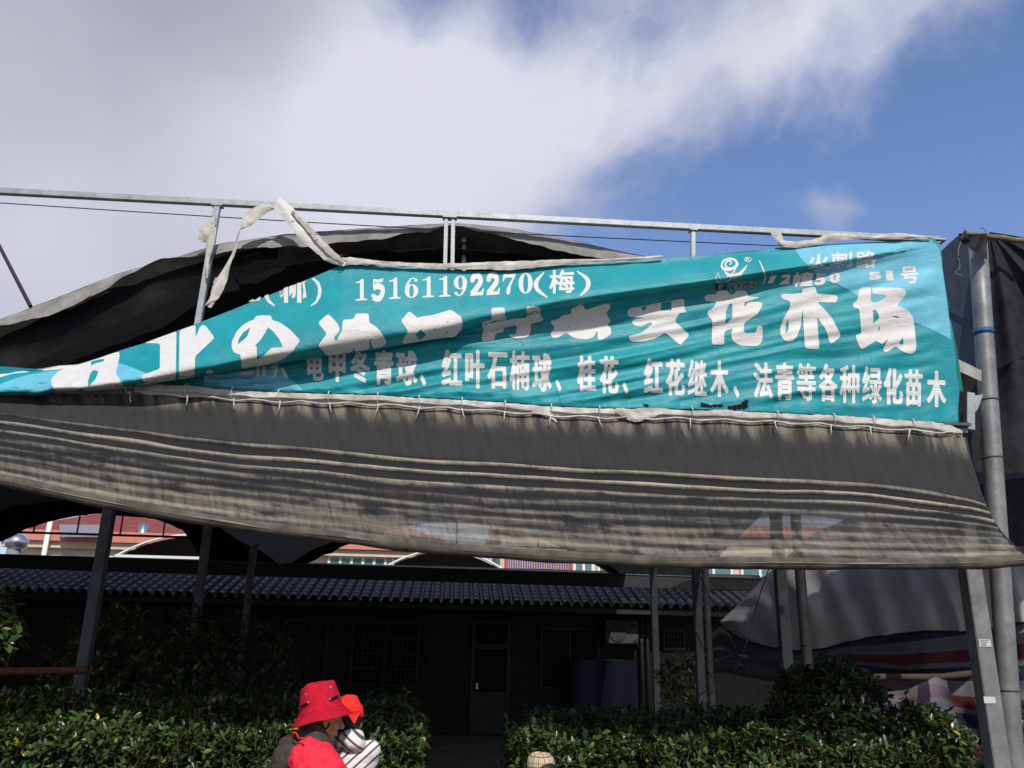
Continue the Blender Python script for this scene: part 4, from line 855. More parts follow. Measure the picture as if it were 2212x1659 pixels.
# grey tarpaulin
low = smooth_poly([(1556, 1346), (1575, 1366), (1605, 1383), (1640, 1391), (1680, 1402), (1725, 1406), (1790, 1398), (1860, 1379), (1930, 1370), (2000, 1363), (2110, 1364), (2200, 1345), (2500, 1300)], 120, 2)
upp = smooth_poly([(1556, 1342), (1600, 1300), (1660, 1238), (1760, 1150), (1900, 1090), (2050, 1060), (2212, 1030), (2500, 980)], 120, 2)
def tw(x): return lerp_poly([(1540, 8.2), (1700, 5.6), (2000, 3.4), (2212, 2.3), (2500, 1.5)], x)
def f(a, b):
    x = 1556+944*a; yt = lerp_poly(upp, x); yb = lerp_poly(low, x); y = yt+(yb-yt)*b
    ph = (x-1556)*.028-b*2.6
    return hit(x, y, tw(x)-.25*math.sin(b*math.pi)+(.05*math.sin(ph*3.1+2*nv(x*.01, b*2))+.12*fb(x*.011-b*1.2, b*.8, 81))*min(1, b*4+.2))
troot = thing('grey_tarpaulin', hit(1850, 1380, 4.2), 'large pale grey tarpaulin sagging in long folds behind the posts at the right', 'tarpaulin')
bm = nb(); grid(bm, 150, 60, f); obj('sheet', bm, M['tarp'], troot)
bm = nb(); tube(bm, [hit(x, y+1, tw(x)-.02) for x, y in low], .016, 6); obj('edge_rope', bm, M['steel_dark'], troot)
# striped woven sheet under it
def f(a, b):
    x = 1440+1060*a; yt = max(lerp_poly([(1440, 1452), (1500, 1405), (1552, 1352), (1640, 1385), (1720, 1396), (1860, 1372), (2200, 1340), (2500, 1290)], x), 0); yb = lerp_poly([(1440, 1462), (1560, 1452), (1700, 1480), (1800, 1520), (1950, 1620), (2200, 1700), (2500, 1760)], x)
    y = yt+(yb-yt)*b
    return hit(x, y, tw(x)+.15+.05*math.sin(b*16+x*.01+2*nv(x*.006, b*3))+.14*fb(x*.008, b*2, 91))
def uvf(a, b): return (a*5.58, b*3.2+.9*a-1.3*max(0, a-.55)*b)
sroot = thing('striped_sheet', hit(1850, 1560, 4.2), 'red, white and blue striped woven sheet hanging beneath the grey tarpaulin', 'sheet')
bm = nb(); grid(bm, 120, 50, f, uvf); obj('sheet', bm, M['striped'], sroot)
def f(a, b):
    x0 = 1830+214*a; yt = lerp_poly([(1830, 1495), (1900, 1496), (1960, 1490), (2020, 1462), (2044, 1470)], x0); dx = b*52*(a**2); y = yt+(150+40*a)*b
    return hit(x0+dx, y, 1.7+.10*math.sin(a*9+b*3)+.05*nv(a*4, b*4))
bm = nb(); grid(bm, 50, 30, f, lambda a, b: (a, b*1.85+.30*math.sin(a*5)*.6+.1)); obj('loose_flap', bm, M['striped'], sroot)
bm = nb(); tube(bm, [hit(1700+500*k/12, 1476-26*k/12+3*math.sin(k), 2.3) for k in range(13)], [.030+.006*(k % 2) for k in range(13)], 10); tag(obj('bamboo_pole', bm, M['bark']), 'dark bamboo pole tied across at waist height below the grey tarpaulin', 'pole')
for pts, lb in (([(1660, 1230), (1640, 1290), (1612, 1390), (1585, 1455)], 'taut dark rope running down in front of the tarpaulin, left of the square post'), ([(1510, 1240), (1560, 1345), (1610, 1440), (1640, 1500)], 'thin slack rope crossing behind the square post near the tarpaulin corner'), ([(1530, 1430), (1600, 1412), (1700, 1396)], 'short dark rope tying the tarpaulin corner to the post')):
    bm = nb(); tube(bm, catmull([hit(x, y, 6.2 if x < 1650 else 4.8) for x, y in pts], 24), .008, 6); tag(obj('rope', bm, M['steel_dark']), lb, 'rope', 'ropes of the tarpaulin')
bm = nb(); tube(bm, [hit(-120+312*k/12, 1452-4*k/12, 1.9) for k in range(13)], .035, 12); tag(obj('rusty_pipe', bm, M['rust']), 'rusty horizontal pipe among the leaves at the left edge', 'pipe')

# ------------------------------------------------------------------ low tiled house behind
HW = 14.6
hroot = thing('tiled_house', W(0, HW, 0), 'dark single storey house with grey roll tile eaves behind the shade house', 'house')
ze = uz(1000, 1302, HW-.9)[1]; zr = uz(1000, 1238, HW+1.9)[1]
U0, U1 = -11.5, 7.6
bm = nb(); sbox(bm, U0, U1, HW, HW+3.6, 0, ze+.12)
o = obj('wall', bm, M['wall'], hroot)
bm = nb(); pit = .235; nT = int((U1-U0+.6)/pit)
def tile(a, b):
    u = U0-.3+(U1-U0+.6)*a; k = ((u-U0)/pit) % 1; c = math.sqrt(max(0, 1-((k-.5)/.33)**2)) if abs(k-.5) < .33 else 0
    st_ = (b*9) % 1; z = ze+(zr-ze)*b+.075*c-.02*(1-c)+.028*(1-st_)*(1 if c > 0 else .4)
    return W(u, HW-.9+2.8*b, z)
grid(bm, nT*9, 36, tile, smooth=False)
for q in range(2):
    pass
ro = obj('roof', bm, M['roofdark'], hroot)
bm = nb(); sbox(bm, U0-.3, U1+.3, HW-.86, HW-.80, ze-.16, ze-.03); obj('eave_board', bm, M['roofdark'], hroot)
for k in range(nT):
    pass
bm = nb(); tube(bm, [W(U0-.3+(U1-U0+.6)*k/60, HW+1.95, zr+.07+.012*nv(k*.3, 2)) for k in range(61)], .10, 10); obj('ridge_cap', bm, M['roofdark'], ro)
bm = nb(); 
sl0, sl1 = W(U0-.3, HW+1.96, zr), W(U0-.3, HW+4.2, ze+.2)
v = [bm.verts.new(p) for p in (W(U0-.3, HW+1.96, zr), W(U1+.3, HW+1.96, zr), W(U1+.3, HW+4.2, ze), W(U0-.3, HW+4.2, ze))]; bm.faces.new(v); obj('rear_slope', bm, M['roofdark'], ro)
def win(px0, py0, px1, py1, nx, ny, name='window', gm='glassdark', bars=None, fw=.05):
    a, b = uz(px0, py0, HW), uz(px1, py1, HW); u0, u1, z1, z0 = a[0], b[0], a[1], b[1]
    r = thing_part(name, hroot, W((u0+u1)/2, HW, z0))
    bm = nb(); sbox(bm, u0, u1, HW-.02, HW-.005, z0, z1); obj('pane', bm, M[gm], r)
    bm = nb(); e = HW-.06
    sbox(bm, u0-fw, u0, e, HW-.004, z0-fw, z1+fw); sbox(bm, u1, u1+fw, e, HW-.004, z0-fw, z1+fw); sbox(bm, u0, u1, e, HW-.004, z1, z1+fw); sbox(bm, u0, u1, e, HW-.004, z0-fw, z0)
    for k in range(1, nx): u = u0+(u1-u0)*k/nx; sbox(bm, u-.02, u+.02, e+.005, HW-.021, z0, z1)
    obj('frame', bm, M['frame'], r)
    if bars:
        bm = nb()
        for k in range(1, bars): u = u0+(u1-u0)*k/bars; sbox(bm, u-.008, u+.008, e-.05, e-.035, z0, z1)
        for k in range(ny+1): z = z0+(z1-z0)*k/ny; sbox(bm, u0-fw, u1+fw, e-.034, e-.014, z-.014, z+.014)
        obj('grille', bm, M['frame'], r)
    return r
def thing_part(name, par, loc):
    o = bpy.data.objects.new(name, None); C.objects.link(o); o.parent = par; o.location = loc-wloc(par); return o
win(768, 1345, 897, 1480, 2, 4, bars=13)
win(1172, 1360, 1290, 1486, 2, 1)
win(1435, 1363, 1475, 1402, 2, 3, bars=6)
win(618, 1342, 690, 1560, 2, 1, 'door', 'reddoor', bars=8)
a, b = uz(1028, 1346, HW), uz(1090, 1620, HW)
dr = thing_part('door', hroot, W((a[0]+b[0])/2, HW, 0))
bm = nb(); zt_, zg0, zg1 = a[1], uz(1060, 1495, HW)[1], uz(1060, 1402, HW)[1]; ztr = uz(1060, 1392, HW)[1]
sbox(bm, a[0], b[0], HW-.05, HW-.005, .03, zg0); obj('lower_panel', bm, M['frame'], dr)
bm = nb(); sbox(bm, a[0], b[0], HW-.03, HW-.005, zg0, zg1); obj('glass_panel', bm, M['glassdark'], dr)
bm = nb(); sbox(bm, a[0], b[0], HW-.03, HW-.005, ztr, zt_); obj('transom', bm, M['glassdark'], dr)
bm = nb(); sbox(bm, a[0]-.08, a[0], HW-.08, HW-.004, .03, zt_+.06); sbox(bm, b[0], b[0]+.08, HW-.08, HW-.004, .03, zt_+.06); sbox(bm, a[0], b[0], HW-.08, HW-.004, zg1, ztr); sbox(bm, a[0], b[0], HW-.08, HW-.004, zt_, zt_+.06); obj('frame', bm, M['frame'], dr)
bm = nb(); sbox(bm, a[0]+.05, a[0]+.09, HW-.12, HW-.051, 1.0, 1.14); obj('handle', bm, M['steel'], dr)
a, b = uz(1308, 1340, HW-.4), uz(1380, 1392, HW-.4)
t = thing('air_conditioner', W((a[0]+b[0])/2, HW-.25, b[1]), 'cream air conditioner outdoor unit fixed high on the dark house wall', 'air conditioner')
bm = nb(); sbox(bm, a[0], b[0], HW-.40, HW-.10, b[1], a[1]); bmesh.ops.bevel(bm, geom=bm.edges[:], offset=.02, segments=2, affect='EDGES'); obj('casing', bm, M['acwhite'], t)
bm = nb(); uc, zc = a[0]+(b[0]-a[0])*.36, (a[1]+b[1])/2; tube(bm, [W(uc, HW-.402, zc), W(uc, HW-.43, zc)], .21, 28); obj('fan_grille', bm, M['steel_dark'], t)
bm = nb(); sbox(bm, b[0]-.22, b[0]-.04, HW-.408, HW-.402, a[1]-.14, a[1]-.06); obj('blue_label', bm, M['blue'], t)
bm = nb(); sbox(bm, a[0], a[0]+.04, HW-.42, HW-.003, b[1]-.05, b[1]-.003); sbox(bm, b[0]-.04, b[0], HW-.42, HW-.003, b[1]-.05, b[1]-.003); obj('bracket', bm, M['steel_dark'], t)
bm = nb(); a, b = uz(1230, 1424, HW-.5), uz(1380, 1560, HW-.5)
def f(i, j): return W(a[0]+(b[0]-a[0])*i, HW-.5-.06*math.sin(i*11+j)-.1*j, a[1]*(1-j)+.0*j)
grid(bm, 40, 16, f); tag(obj('blue_sheet', bm, M['blue']), 'dark blue plastic sheet hung over goods below the air conditioner', 'sheet')
u, z = uz(943, 1400, HW-.1); bm = nb()
tube(bm, [W(u, HW-.02, z), W(u, HW-.10, z), W(u, HW-.14, z)], [.24, .29, .31], 28); tag(obj('basin', bm, M['wall']), 'round basin hung on the dark house wall left of the door', 'basin')
for px, k in ((1385, 'left'), (1397, 'right')):
    u, z = uz(px, 1302, HW-.3); bm = nb(); tube(bm, [W(u, HW-.25, 0), W(u, HW-.25, z)], .045, 12); tag(obj('drainpipe', bm, M['frame']), f'pale vertical drainpipe beside the air conditioner, {k} one of two', 'drainpipe', 'drainpipes on the house')

# ------------------------------------------------------------------ arched tunnels and buildings beyond
def tunnel(px0, px1, pyb, pyt, w, label):
    a, b = uz(px0, pyb, w), uz(px1, pyb, w); um = (a[0]+b[0])/2; hw = (b[0]-a[0])/2; zb = a[1]; zt2 = uz((px0+px1)/2, pyt, w)[1]
    t = thing('arched_tunnel', W(um, w, 0), label, 'greenhouse tunnel', 'arched tunnels behind the house')
    A = [W(um+hw*math.cos(math.pi*(1-k/30)), w, zb+(zt2-zb)*(1-math.cos(math.pi*(1-k/30))**2)) for k in range(31)]
    bm = nb(); tube(bm, A, .035, 8); obj('arch_tube', bm, M['whitepaint'], t)
    bm = nb(); beam(bm, W(um-hw, w-.07, zb), W(um+hw, w-.07, zb), .06, .08); obj('cross_bar', bm, M['whitepaint'], t)
    bm = nb(); vs = [[bm.verts.new(p-Vector((0, 0, .06))+EW*(.06+q*8)) for p in A] for q in range(2)]
    for k in range(30): bm.faces.new((vs[0][k], vs[0][k+1], vs[1][k+1], vs[1][k]))
    bm.faces.new(vs[1]); obj('net_cover', bm, M['netdark'], t)
    for s in (-1, 1):
        bm = nb(); beam(bm, W(um+s*hw, w, 0), W(um+s*hw, w, zb-.05), .08, .08, EW); obj('leg', bm, M['galv_old_shade'], t)
    return t
tunnel(250, 560, 1201, 1156, 21, 'white arched tube and dark net cover of the left tunnel behind the house')
tunnel(830, 1092, 1226, 1188, 21, 'white arched tube and dark net cover of the middle tunnel behind the house')
tunnel(1700, 1980, 1245, 1200, 21, 'arched tunnel behind the house at the right, mostly behind the tarpaulin')

def wpx(px, py, w): return uz(px, py, w)
BW = 34
proot = thing('pink_house', W(-10, BW, 0), 'salmon pink house with a dark red tile roof and green windows beyond the shade house', 'house')
zt0 = uz(300, 1190, BW)[1]; zf1 = uz(300, 1176, BW)[1]; zf2 = uz(300, 1164, BW)[1]
uL, uR = uz(22, 1190, BW)[0], uz(955, 1190, BW)[0]
bm = nb(); sbox(bm, uL, uR, BW, BW+9, 0, zt0); obj('wall', bm, M['cream'], proot)
bm = nb(); sbox(bm, uL-.3, uR+.3, BW-.35, BW+9.3, zt0+.002, zf1); obj('cream_band', bm, M['cream'], proot)
bm = nb(); sbox(bm, uL-.5, uR+.5, BW-.55, BW+9.5, zf1+.002, zf2+.22); obj('parapet', bm, M['salmon'], proot)
zr2 = uz(300, 1095, BW+5)[1]; bm = nb()
c = [W(uL-.3, BW-.3, zf2+.22), W(uR+.3, BW-.3, zf2+.22), W(uR+.3, BW+9.3, zf2+.22), W(uL-.3, BW+9.3, zf2+.22), W(uL+4, BW+4.5, zr2), W(uR-4, BW+4.5, zr2)]
vs = [bm.verts.new(p+Vector((0, 0, .004))) for p in c]
for q in ((0, 1, 5, 4), (1, 2, 5), (2, 3, 4, 5), (3, 0, 4)): bm.faces.new([vs[k] for k in q])
rf = obj('roof', bm, M['redtile'], proot)
def roof_panel(px0, px1, py0, py1):
    bm = nb(); q = []
    for x, y in ((px0, py1), (px1, py1), (px1, py0), (px0, py0)):
        d = ray(x, y); n = ((c[1]-c[0]).cross(c[4]-c[0])).normalized(); tt = (c[0]+n*.08-CP).dot(n)/d.dot(n); q.append(bm.verts.new(CP+d*tt))
    bm.faces.new(q); r = bmesh.ops.extrude_face_region(bm, geom=bm.faces[:]); bmesh.ops.translate(bm, verts=[v for v in r['geom'] if isinstance(v, bmesh.types.BMVert)], vec=(0, 0, .06)); obj('solar_panel', bm, M['greyroof'], rf)
roof_panel(128, 225, 1136, 1160); roof_panel(470, 520, 1150, 1160)
def bwin(par, px0, px1, py0, py1, w, n, gm='greenglass'):
    a, b = uz(px0, py0, w), uz(px1, py1, w); r = thing_part('window', par, W((a[0]+b[0])/2, w, b[1]))
    bm = nb(); sbox(bm, a[0], b[0], w-.06, w-.004, b[1], a[1]); obj('pane', bm, M[gm], r)
    bm = nb()
    for k in range(n+1): u = a[0]+(b[0]-a[0])*k/n; sbox(bm, u-.06, u+.06, w-.12, w-.062, b[1], a[1])
    sbox(bm, a[0]-.06, b[0]+.06, w-.121, w-.061, a[1]-.02, a[1]+.10); sbox(bm, a[0]-.06, b[0]+.06, w-.125, w-.063, b[1]-.10, b[1]); obj('frame', bm, M['whitepaint'], r)
for (x0, x1, n) in ((100, 160, 2), (168, 235, 3), (300, 395, 4), (712, 830, 5), (850, 930, 3)): bwin(proot, x0, x1, 1204, 1260, BW, n)
u, z = uz(306, 1166, BW-.2)
bm = nb(); tube(bm, [W(u, BW-.2, z-.6), W(u, BW-.2, z+.75)], .22, 16); bm2 = bm; obj('steel_chimney', bm, M['steel'], rf)
u, z = uz(104, 1150, BW-.7)
bm = nb(); tube(bm, [W(u, BW-.7, 0), W(u, BW-.7, z+.5)], .11, 12); obj('drainpipe', bm, M['whitepaint'], proot)
# turbine ventilator at the left
u, z = uz(38, 1165, 20); t = thing('roof_ventilator', W(u, 20, z-.5), 'shiny round roof ventilator on a ribbed base at the far left', 'ventilator')
bm = nb(); tube(bm, [W(u, 20, z-.30+.06*k) for k in range(9)], [.20, .27, .31, .33, .33, .31, .27, .2, .08], 24); obj('ball', bm, M['steel'], t)
bm = nb(); tube(bm, [W(u-.05, 20, 0), W(u-.05, 20, z-.3)], .2, 18); obj('duct', bm, M['greyroof'], t)
# cream building at the right with a purple balcony railing
BW2 = 30
croot = thing('cream_building', W(3, BW2, 0), 'cream building with wide green windows and a purple balcony railing behind the tiled house', 'building')
ua, ub = uz(1080, 1230, BW2)[0], uz(1960, 1240, BW2)[0]; zt3 = uz(1300, 1214, BW2)[1]
bm = nb(); sbox(bm, ua, ub, BW2, BW2+8, 0, zt3+1.2); obj('wall', bm, M['cream'], croot)
bm = nb(); sbox(bm, ua-.4, ub+.4, BW2-.4, BW2+8.4, zt3+1.202, zt3+1.7); obj('parapet', bm, M['salmon'], croot)
for x0, x1 in ((1240, 1280), (1292, 1352), (1500, 1580), (1600, 1680)): bwin(croot, x0, x1, 1214, 1250, BW2, 2)
rl = thing_part('balcony_railing', croot, W(uz(1160, 1230, BW2-1)[0], BW2-1, 3)); a, b = uz(1095, 1207, BW2-1), uz(1230, 1240, BW2-1)
bm = nb(); sbox(bm, a[0]-.1, b[0]+.1, BW2-1.2, BW2, b[1]-.35, b[1]-.15); obj('slab', bm, M['pinkred'], rl)
bm = nb(); n = 26
for k in range(n+1):
    u = a[0]+(b[0]-a[0])*k/n; sbox(bm, u-.035, u+.035, BW2-1.03, BW2-.97, b[1]-.149, a[1])
bar = obj('baluster', bm, M['purple'], rl); bar['kind'] = 'stuff'
bm = nb(); sbox(bm, a[0]-.1, b[0]+.1, BW2-1.05, BW2-.95, a[1]+.002, a[1]+.09); sbox(bm, a[0]-.1, a[0]-.0, BW2-1.05, BW2-.95, b[1]-.148, a[1]); sbox(bm, b[0]+.0, b[0]+.1, BW2-1.05, BW2-.95, b[1]-.148, a[1]); obj('hand_rail', bm, M['pinkred'], rl)

# ------------------------------------------------------------------ shrubs
LV = [Vector((0, 0, 0)), Vector((.22, .19, .04)), Vector((.52, .27, .06)), Vector((.80, .17, .03)), Vector((1, 0, -.10)), Vector((.80, -.17, .03)), Vector((.52, -.27, .06)), Vector((.22, -.19, .04)), Vector((.5, 0, -.02))]
def leaf(bm, p, d, up, s, rnd):
    d = d.normalized(); y = up.cross(d)
    if y.length < 1e-3: y = Vector((1, 0, 0)).cross(d)
    y.normalize(); n = d.cross(y); wv = rnd.uniform(.75, 1.15)
    q = [bm.verts.new(p+(d*v.x+y*v.y*wv+n*v.z)*s) for v in LV]
    for f_ in ((0, 7, 8), (0, 8, 1), (1, 8, 2), (2, 8, 3), (3, 8, 4), (4, 8, 5), (5, 8, 6), (6, 8, 7)): bm.faces.new([q[k] for k in f_]).smooth = True
def twig_leaves(bm, tb, p, d, rnd, L_, n, s):
    """a shoot: a short stem with leaves set alternately and a rosette at the tip"""
    d = d.normalized(); e = p+d*L_; tube(tb, [p, e], [.004, .0025], 4, False)
    for k in range(n):
        t_ = (k+1)/n; a = k*2.4+rnd.random(); s1 = d.orthogonal().normalized(); s2 = d.cross(s1)
        ld = (s1*math.cos(a)+s2*math.sin(a))*rnd.uniform(.7, 1.1)+d*rnd.uniform(.15, .8)+Vector((0, 0, -.1))
        leaf(bm, p.lerp(e, .25+.75*t_), ld, d+Vector((0, 0, .6)), s*rnd.uniform(.55, 1.3), rnd)
def hedge(name, label, cat, shells, seed, n, s=.08, stems=None):
    """shells: function(rnd) -> (point on the leafy surface, outward direction)"""
    rnd = random.Random(seed); bm, tb = nb(), nb(); base = stems[0][0]
    for _ in range(n):
        p, d = shells(rnd); d = (d+Vector((rnd.uniform(-.7, .7), rnd.uniform(-.7, .7), rnd.uniform(-.2, .8)))).normalized()
        twig_leaves(bm, tb, p-d*.10, d, rnd, rnd.uniform(.06, .15), rnd.randint(4, 7), s)
    r = thing(name, Vector((base.x, base.y, 0)), label, cat)
    for a, b, rad in stems: tube(tb, [a, a.lerp(b, .5)+Vector((rnd.uniform(-.06, .06), rnd.uniform(-.06, .06), 0)), b], [rad, rad*.7, rad*.3], 6)
    obj('foliage', bm, M['leaf'], r); obj('branches', tb, M['bark'], r); return r
def box_shell(u0, u1, w0, w1, ztop, zfun, inner=.12):
    def fn(rnd):
        u, w = rnd.uniform(u0, u1), rnd.uniform(w0, w1); q = rnd.random(); zt_ = zfun(u, w)
        dpt = rnd.random()**2*inner*2.2
        if q < .52: return W(u, w, zt_-dpt), Vector((0, 0, 1))
        if q < .86:
            z = zt_*(1-rnd.random()**1.6*.75); return W(u, w0+.06*fb(u*2, z*2, 3)+dpt+.10*ss(zt_-.25, zt_, z), z), -EW+Vector((0, 0, .5))
        e = rnd.choice((0, 1)); z = zt_*(1-rnd.random()*.6); return W((u0+dpt) if e == 0 else (u1-dpt), w, z), EU*(1 if e else -1)+Vector((0, 0, .4))
    return fn
def stems_box(u0, u1, w0, w1, z, n, seed):
    r = random.Random(seed); o = []
    for k in range(n):
        u = u0+(u1-u0)*(k+.5)/n; w = r.uniform(w0+.2, w1-.2); o.append((W(u, w, 0), W(u+r.uniform(-.2, .2), w+r.uniform(-.2, .2), z), .022))
    return o
def zl(u, w): return 1.04+.12*(w-.35)/1.4+.15*fb(u*1.6, w*1.6, 5)+.06*fb(u*6, w*6, 8)
def zlb(u, w): return 1.24+.08*fb(u*1.5, w*1.5, 15)+.03*fb(u*6, w*6, 8)
def zrr(u, w):
    return 1.04+.10*(w-.3)/1.4+.15*fb(u*1.7, w*1.7, 25)+.06*fb(u*6, w*6, 8)-.10*ss(2.7, 3.4, u)
for nm_, lb, u0, u1, w0, w1, zf, n, sd_ in (('hedge', 'glossy camellia front hedge left of the gap, behind the man in the red hat', -4.6, -.62, .30, 1.35, zl, 3600, 1), ('hedge', 'shaded camellia hedge row behind the front left hedge', -4.9, -.75, 1.4, 2.9, zlb, 2200, 2),
        ('hedge', 'glossy camellia hedge in the front row right of the gap, behind the plaid hat', .10, 3.45, .30, 1.35, zrr, 3300, 3), ('hedge', 'shaded camellia hedge row behind the front right hedge', .35, 3.0, 1.4, 2.8, lambda u, w: zlb(u, w)-.06, 1600, 4)):
    hedge(nm_, lb, 'hedge', box_shell(u0, u1, w0, w1, 1, zf), sd_, int(n*1.35), .064, stems_box(u0, u1, w0, w1, .9, 12, sd_))['group'] = 'camellia hedges'
def ball_shell(c, rx, ry, rz, seed):
    def fn(rnd):
        while True:
            d = Vector((rnd.gauss(0, 1), rnd.gauss(0, 1), rnd.gauss(0, 1))).normalized()
            if d.z > -.6: break
        k = (1+.28*fb(d.x*2, d.y*2, d.z*2+seed))*(1-rnd.random()**2*.35); return c+Vector((d.x*rx*k, d.y*ry*k, d.z*rz*k)), d+Vector((0, 0, .3))
    return fn
def bush(label, px, py, w, rx, rz, n, seed, ry=None, cat='bush', s=.066, name='bush'):
    c = hit(px, py, w); g = Vector((c.x, c.y, 0))
    return hedge(name, label, cat, ball_shell(c, rx, ry or rx, rz, seed), seed, n, s, [(g+Vector((a*.012, b_*.012, 0)), c+Vector((a*rx*.5, b_*rx*.5, rz*.3)), .024) for a, b_ in ((0, 0), (1, .3), (-1, .2), (.4, -1))])
bush('tall rounded camellia bush rising above the right hedge near the tarpaulin', 1790, 1550, 1.45, .50, .50, 1300, 31)
bush('lower camellia bush at the right end of the hedge beside the square post', 2000, 1630, 1.1, .38, .42, 700, 32)
bush('small dark shrub in the shade by the house drainpipes', 1475, 1480, 8.6, .45, .55, 220, 33)
bush('low leafy shrub partly hidden at the lower right corner behind the round pipe', 2215, 1640, 1.5, .35, .45, 300, 34)
bush('leafy tree with sunlit leaves at the left edge of the view', -20, 1372, .15, .17, .30, 230, 35, cat='tree', s=.085, name='small_tree')
bush('dark shaded tree between the two left posts', 300, 1440, 5.6, 1.1, .8, 700, 36, cat='tree', s=.09, name='small_tree')
bush('dark shrub in the deep shade left of the house door', 520, 1450, 7.0, .9, .8, 500, 37, s=.08)

# ------------------------------------------------------------------ people
def ellipsoid(bm, c, a, b, d, n=20, m=14, f=None):
    """c centre, a b d half-axis vectors (d = up)"""
    rows = []
    for j in range(1, m):
        ph = math.pi*j/m; rows.append([bm.verts.new(c+d*math.cos(ph)+(a*math.cos(2*math.pi*i/n)+b*math.sin(2*math.pi*i/n))*math.sin(ph)*(f(math.cos(ph)) if f else 1)) for i in range(n)])
    t0, t1 = bm.verts.new(c+d), bm.verts.new(c-d)
    for i in range(n):
        bm.faces.new((t0, rows[0][i], rows[0][(i+1) % n])); bm.faces.new((t1, rows[-1][(i+1) % n], rows[-1][i]))
        for j in range(m-2): bm.faces.new((rows[j][i], rows[j+1][i], rows[j+1][(i+1) % n], rows[j][(i+1) % n]))
    bmesh.ops.recalc_face_normals(bm, faces=bm.faces[:])
def limb(bm, pts, rads, n=14, k=6, squash=None):
    q = catmull([tuple(p) for p in pts], k*(len(pts)-1)); r = [v.x for v in catmull([(x, 0, 0) for x in rads], k*(len(pts)-1))]
    tube(bm, q, r, n, True, squash); ellipsoid(bm, q[0], Vector((r[0], 0, 0)), Vector((0, r[0], 0)), Vector((0, 0, r[0])), 12, 8); ellipsoid(bm, q[-1], Vector((r[-1], 0, 0)), Vector((0, r[-1], 0)), Vector((0, 0, r[-1])), 12, 8)
def fuse(o, vox, it=6, disp=None):
    md = o.modifiers.new('remesh', 'REMESH'); md.mode = 'VOXEL'; md.voxel_size = vox; md.use_smooth_shade = True
    s = o.modifiers.new('smooth', 'SMOOTH'); s.iterations = it; s.factor = .5
    if disp:
        tx = bpy.data.textures.new('folds', 'CLOUDS'); tx.noise_scale = disp[0]; d = o.modifiers.new('folds', 'DISPLACE'); d.texture = tx; d.strength = disp[1]; d.mid_level = .5
    return o
def hand(bm, wrist, d, palm_n, s=1.0, curl=.9):
    """palm, five bent fingers and a thumb leaving the side of the palm"""
    d = d.normalized(); n = (palm_n-d*palm_n.dot(d)).normalized(); sd_ = d.cross(n); pc = wrist+d*.048*s
    ellipsoid(bm, pc, d*.052*s, sd_*.041*s, n*.016*s)
    for k, (off, ln_) in enumerate(((-.030, .068), (-.010, .078), (.010, .073), (.029, .056))):
        b0 = wrist+d*.088*s+sd_*off*s; p = [b0]; a = .25
        for q in range(3):
            a += curl*.55; p.append(p[-1]+(d*math.cos(a)+n*math.sin(a))*ln_*s*(.45, .32, .23)[q])
        limb(bm, p, [.0095*s, .009*s, .0085*s, .0075*s], 8, 3)
    t0 = wrist+d*.026*s-sd_*.036*s; limb(bm, [t0, t0+(d*.5-sd_*.8+n*.25)*.040*s, t0+(d*.95-sd_*.75+n*.6)*.066*s], [.013*s, .011*s, .009*s], 8, 3)
def head(bm, c, f, up, s=1.0):
    """f = facing, up = crown; a skull with jaw, brow, nose, lips, chin and ears"""
    f = f.normalized(); up = (up-f*up.dot(f)).normalized(); r = up.cross(f)
    P = lambda a, b, h: c+f*a*s+r*b*s+up*h*s
    ellipsoid(bm, P(-.008, 0, .028), f*.096*s, r*.076*s, up*.088*s)
    ellipsoid(bm, P(.026, 0, -.045), f*.060*s, r*.056*s, up*.072*s)
    ellipsoid(bm, P(.062, 0, -.098), f*.020*s, r*.024*s, up*.018*s)
    limb(bm, [P(.084, 0, .020), P(.098, 0, -.006), P(.112, 0, -.026)], [.009*s, .011*s, .015*s], 10, 3)
    for b in (-1, 1):
        ellipsoid(bm, P(.100, b*.013, -.032), f*.010*s, r*.009*s, up*.008*s, 10, 8)
        ellipsoid(bm, P(.078, b*.032, .030), f*.014*s, r*.022*s, up*.010*s, 12, 8)
        ellipsoid(bm, P(.076, b*.032, .008), f*.010*s, r*.014*s, up*.009*s, 12, 8)
        ellipsoid(bm, P(.052, b*.048, -.028), f*.028*s, r*.020*s, up*.026*s, 12, 8)
        ellipsoid(bm, P(-.008, b*.077, -.006), f*.020*s+r*b*-.006*s, r*.009*s, up*.032*s, 12, 10)
        ellipsoid(bm, P(-.002, b*.074, -.034), f*.009*s, r*.007*s, up*.010*s, 10, 8)
    for h in (-.056, -.067): ellipsoid(bm, P(.086, 0, h), f*.010*s, r*.024*s, up*.006*s, 12, 8)
    return P
# --- man: seen from his right and a little from behind, carrying a child
Ym = 4.6
def mp(x, y, dy=0): return at(x, y, Ym+dy)
hb = mp(693, 1531); gx = mp(660, 1640); hips = Vector((mp(640, 1640).x+.02, Ym, .80)); SC = (mp(760, 1530)-mp(660, 1530)).length/100
man = thing('person', Vector((hips.x, Ym, 0)), 'man in a red bucket hat and dark jacket with red sleeve, carrying a child', 'person')
fv = Vector((.84, .52, -.16)); hup = Vector((-.24, 0, 1))
bm = nb(); hc = mp(697, 1550)
head(bm, hc, fv, Vector((.12, .05, 1)), 1.0)
shz = mp(690, 1604).z; nk = mp(686, 1596, .02)
limb(bm, [hc+Vector((-.035, -.01, -.03)), nk+Vector((.01, 0, .0)), nk+Vector((-.03, .02, -.10))], [.056, .058, .075])
limb(bm, [nk+Vector((-.03, .02, -.08)), Vector((hips.x+.03, Ym+.03, 1.1)), hips], [.11, .15, .14], squash=(1.15, .8))
shR, shL = mp(676, 1656, -.10), mp(676, 1622, .20)
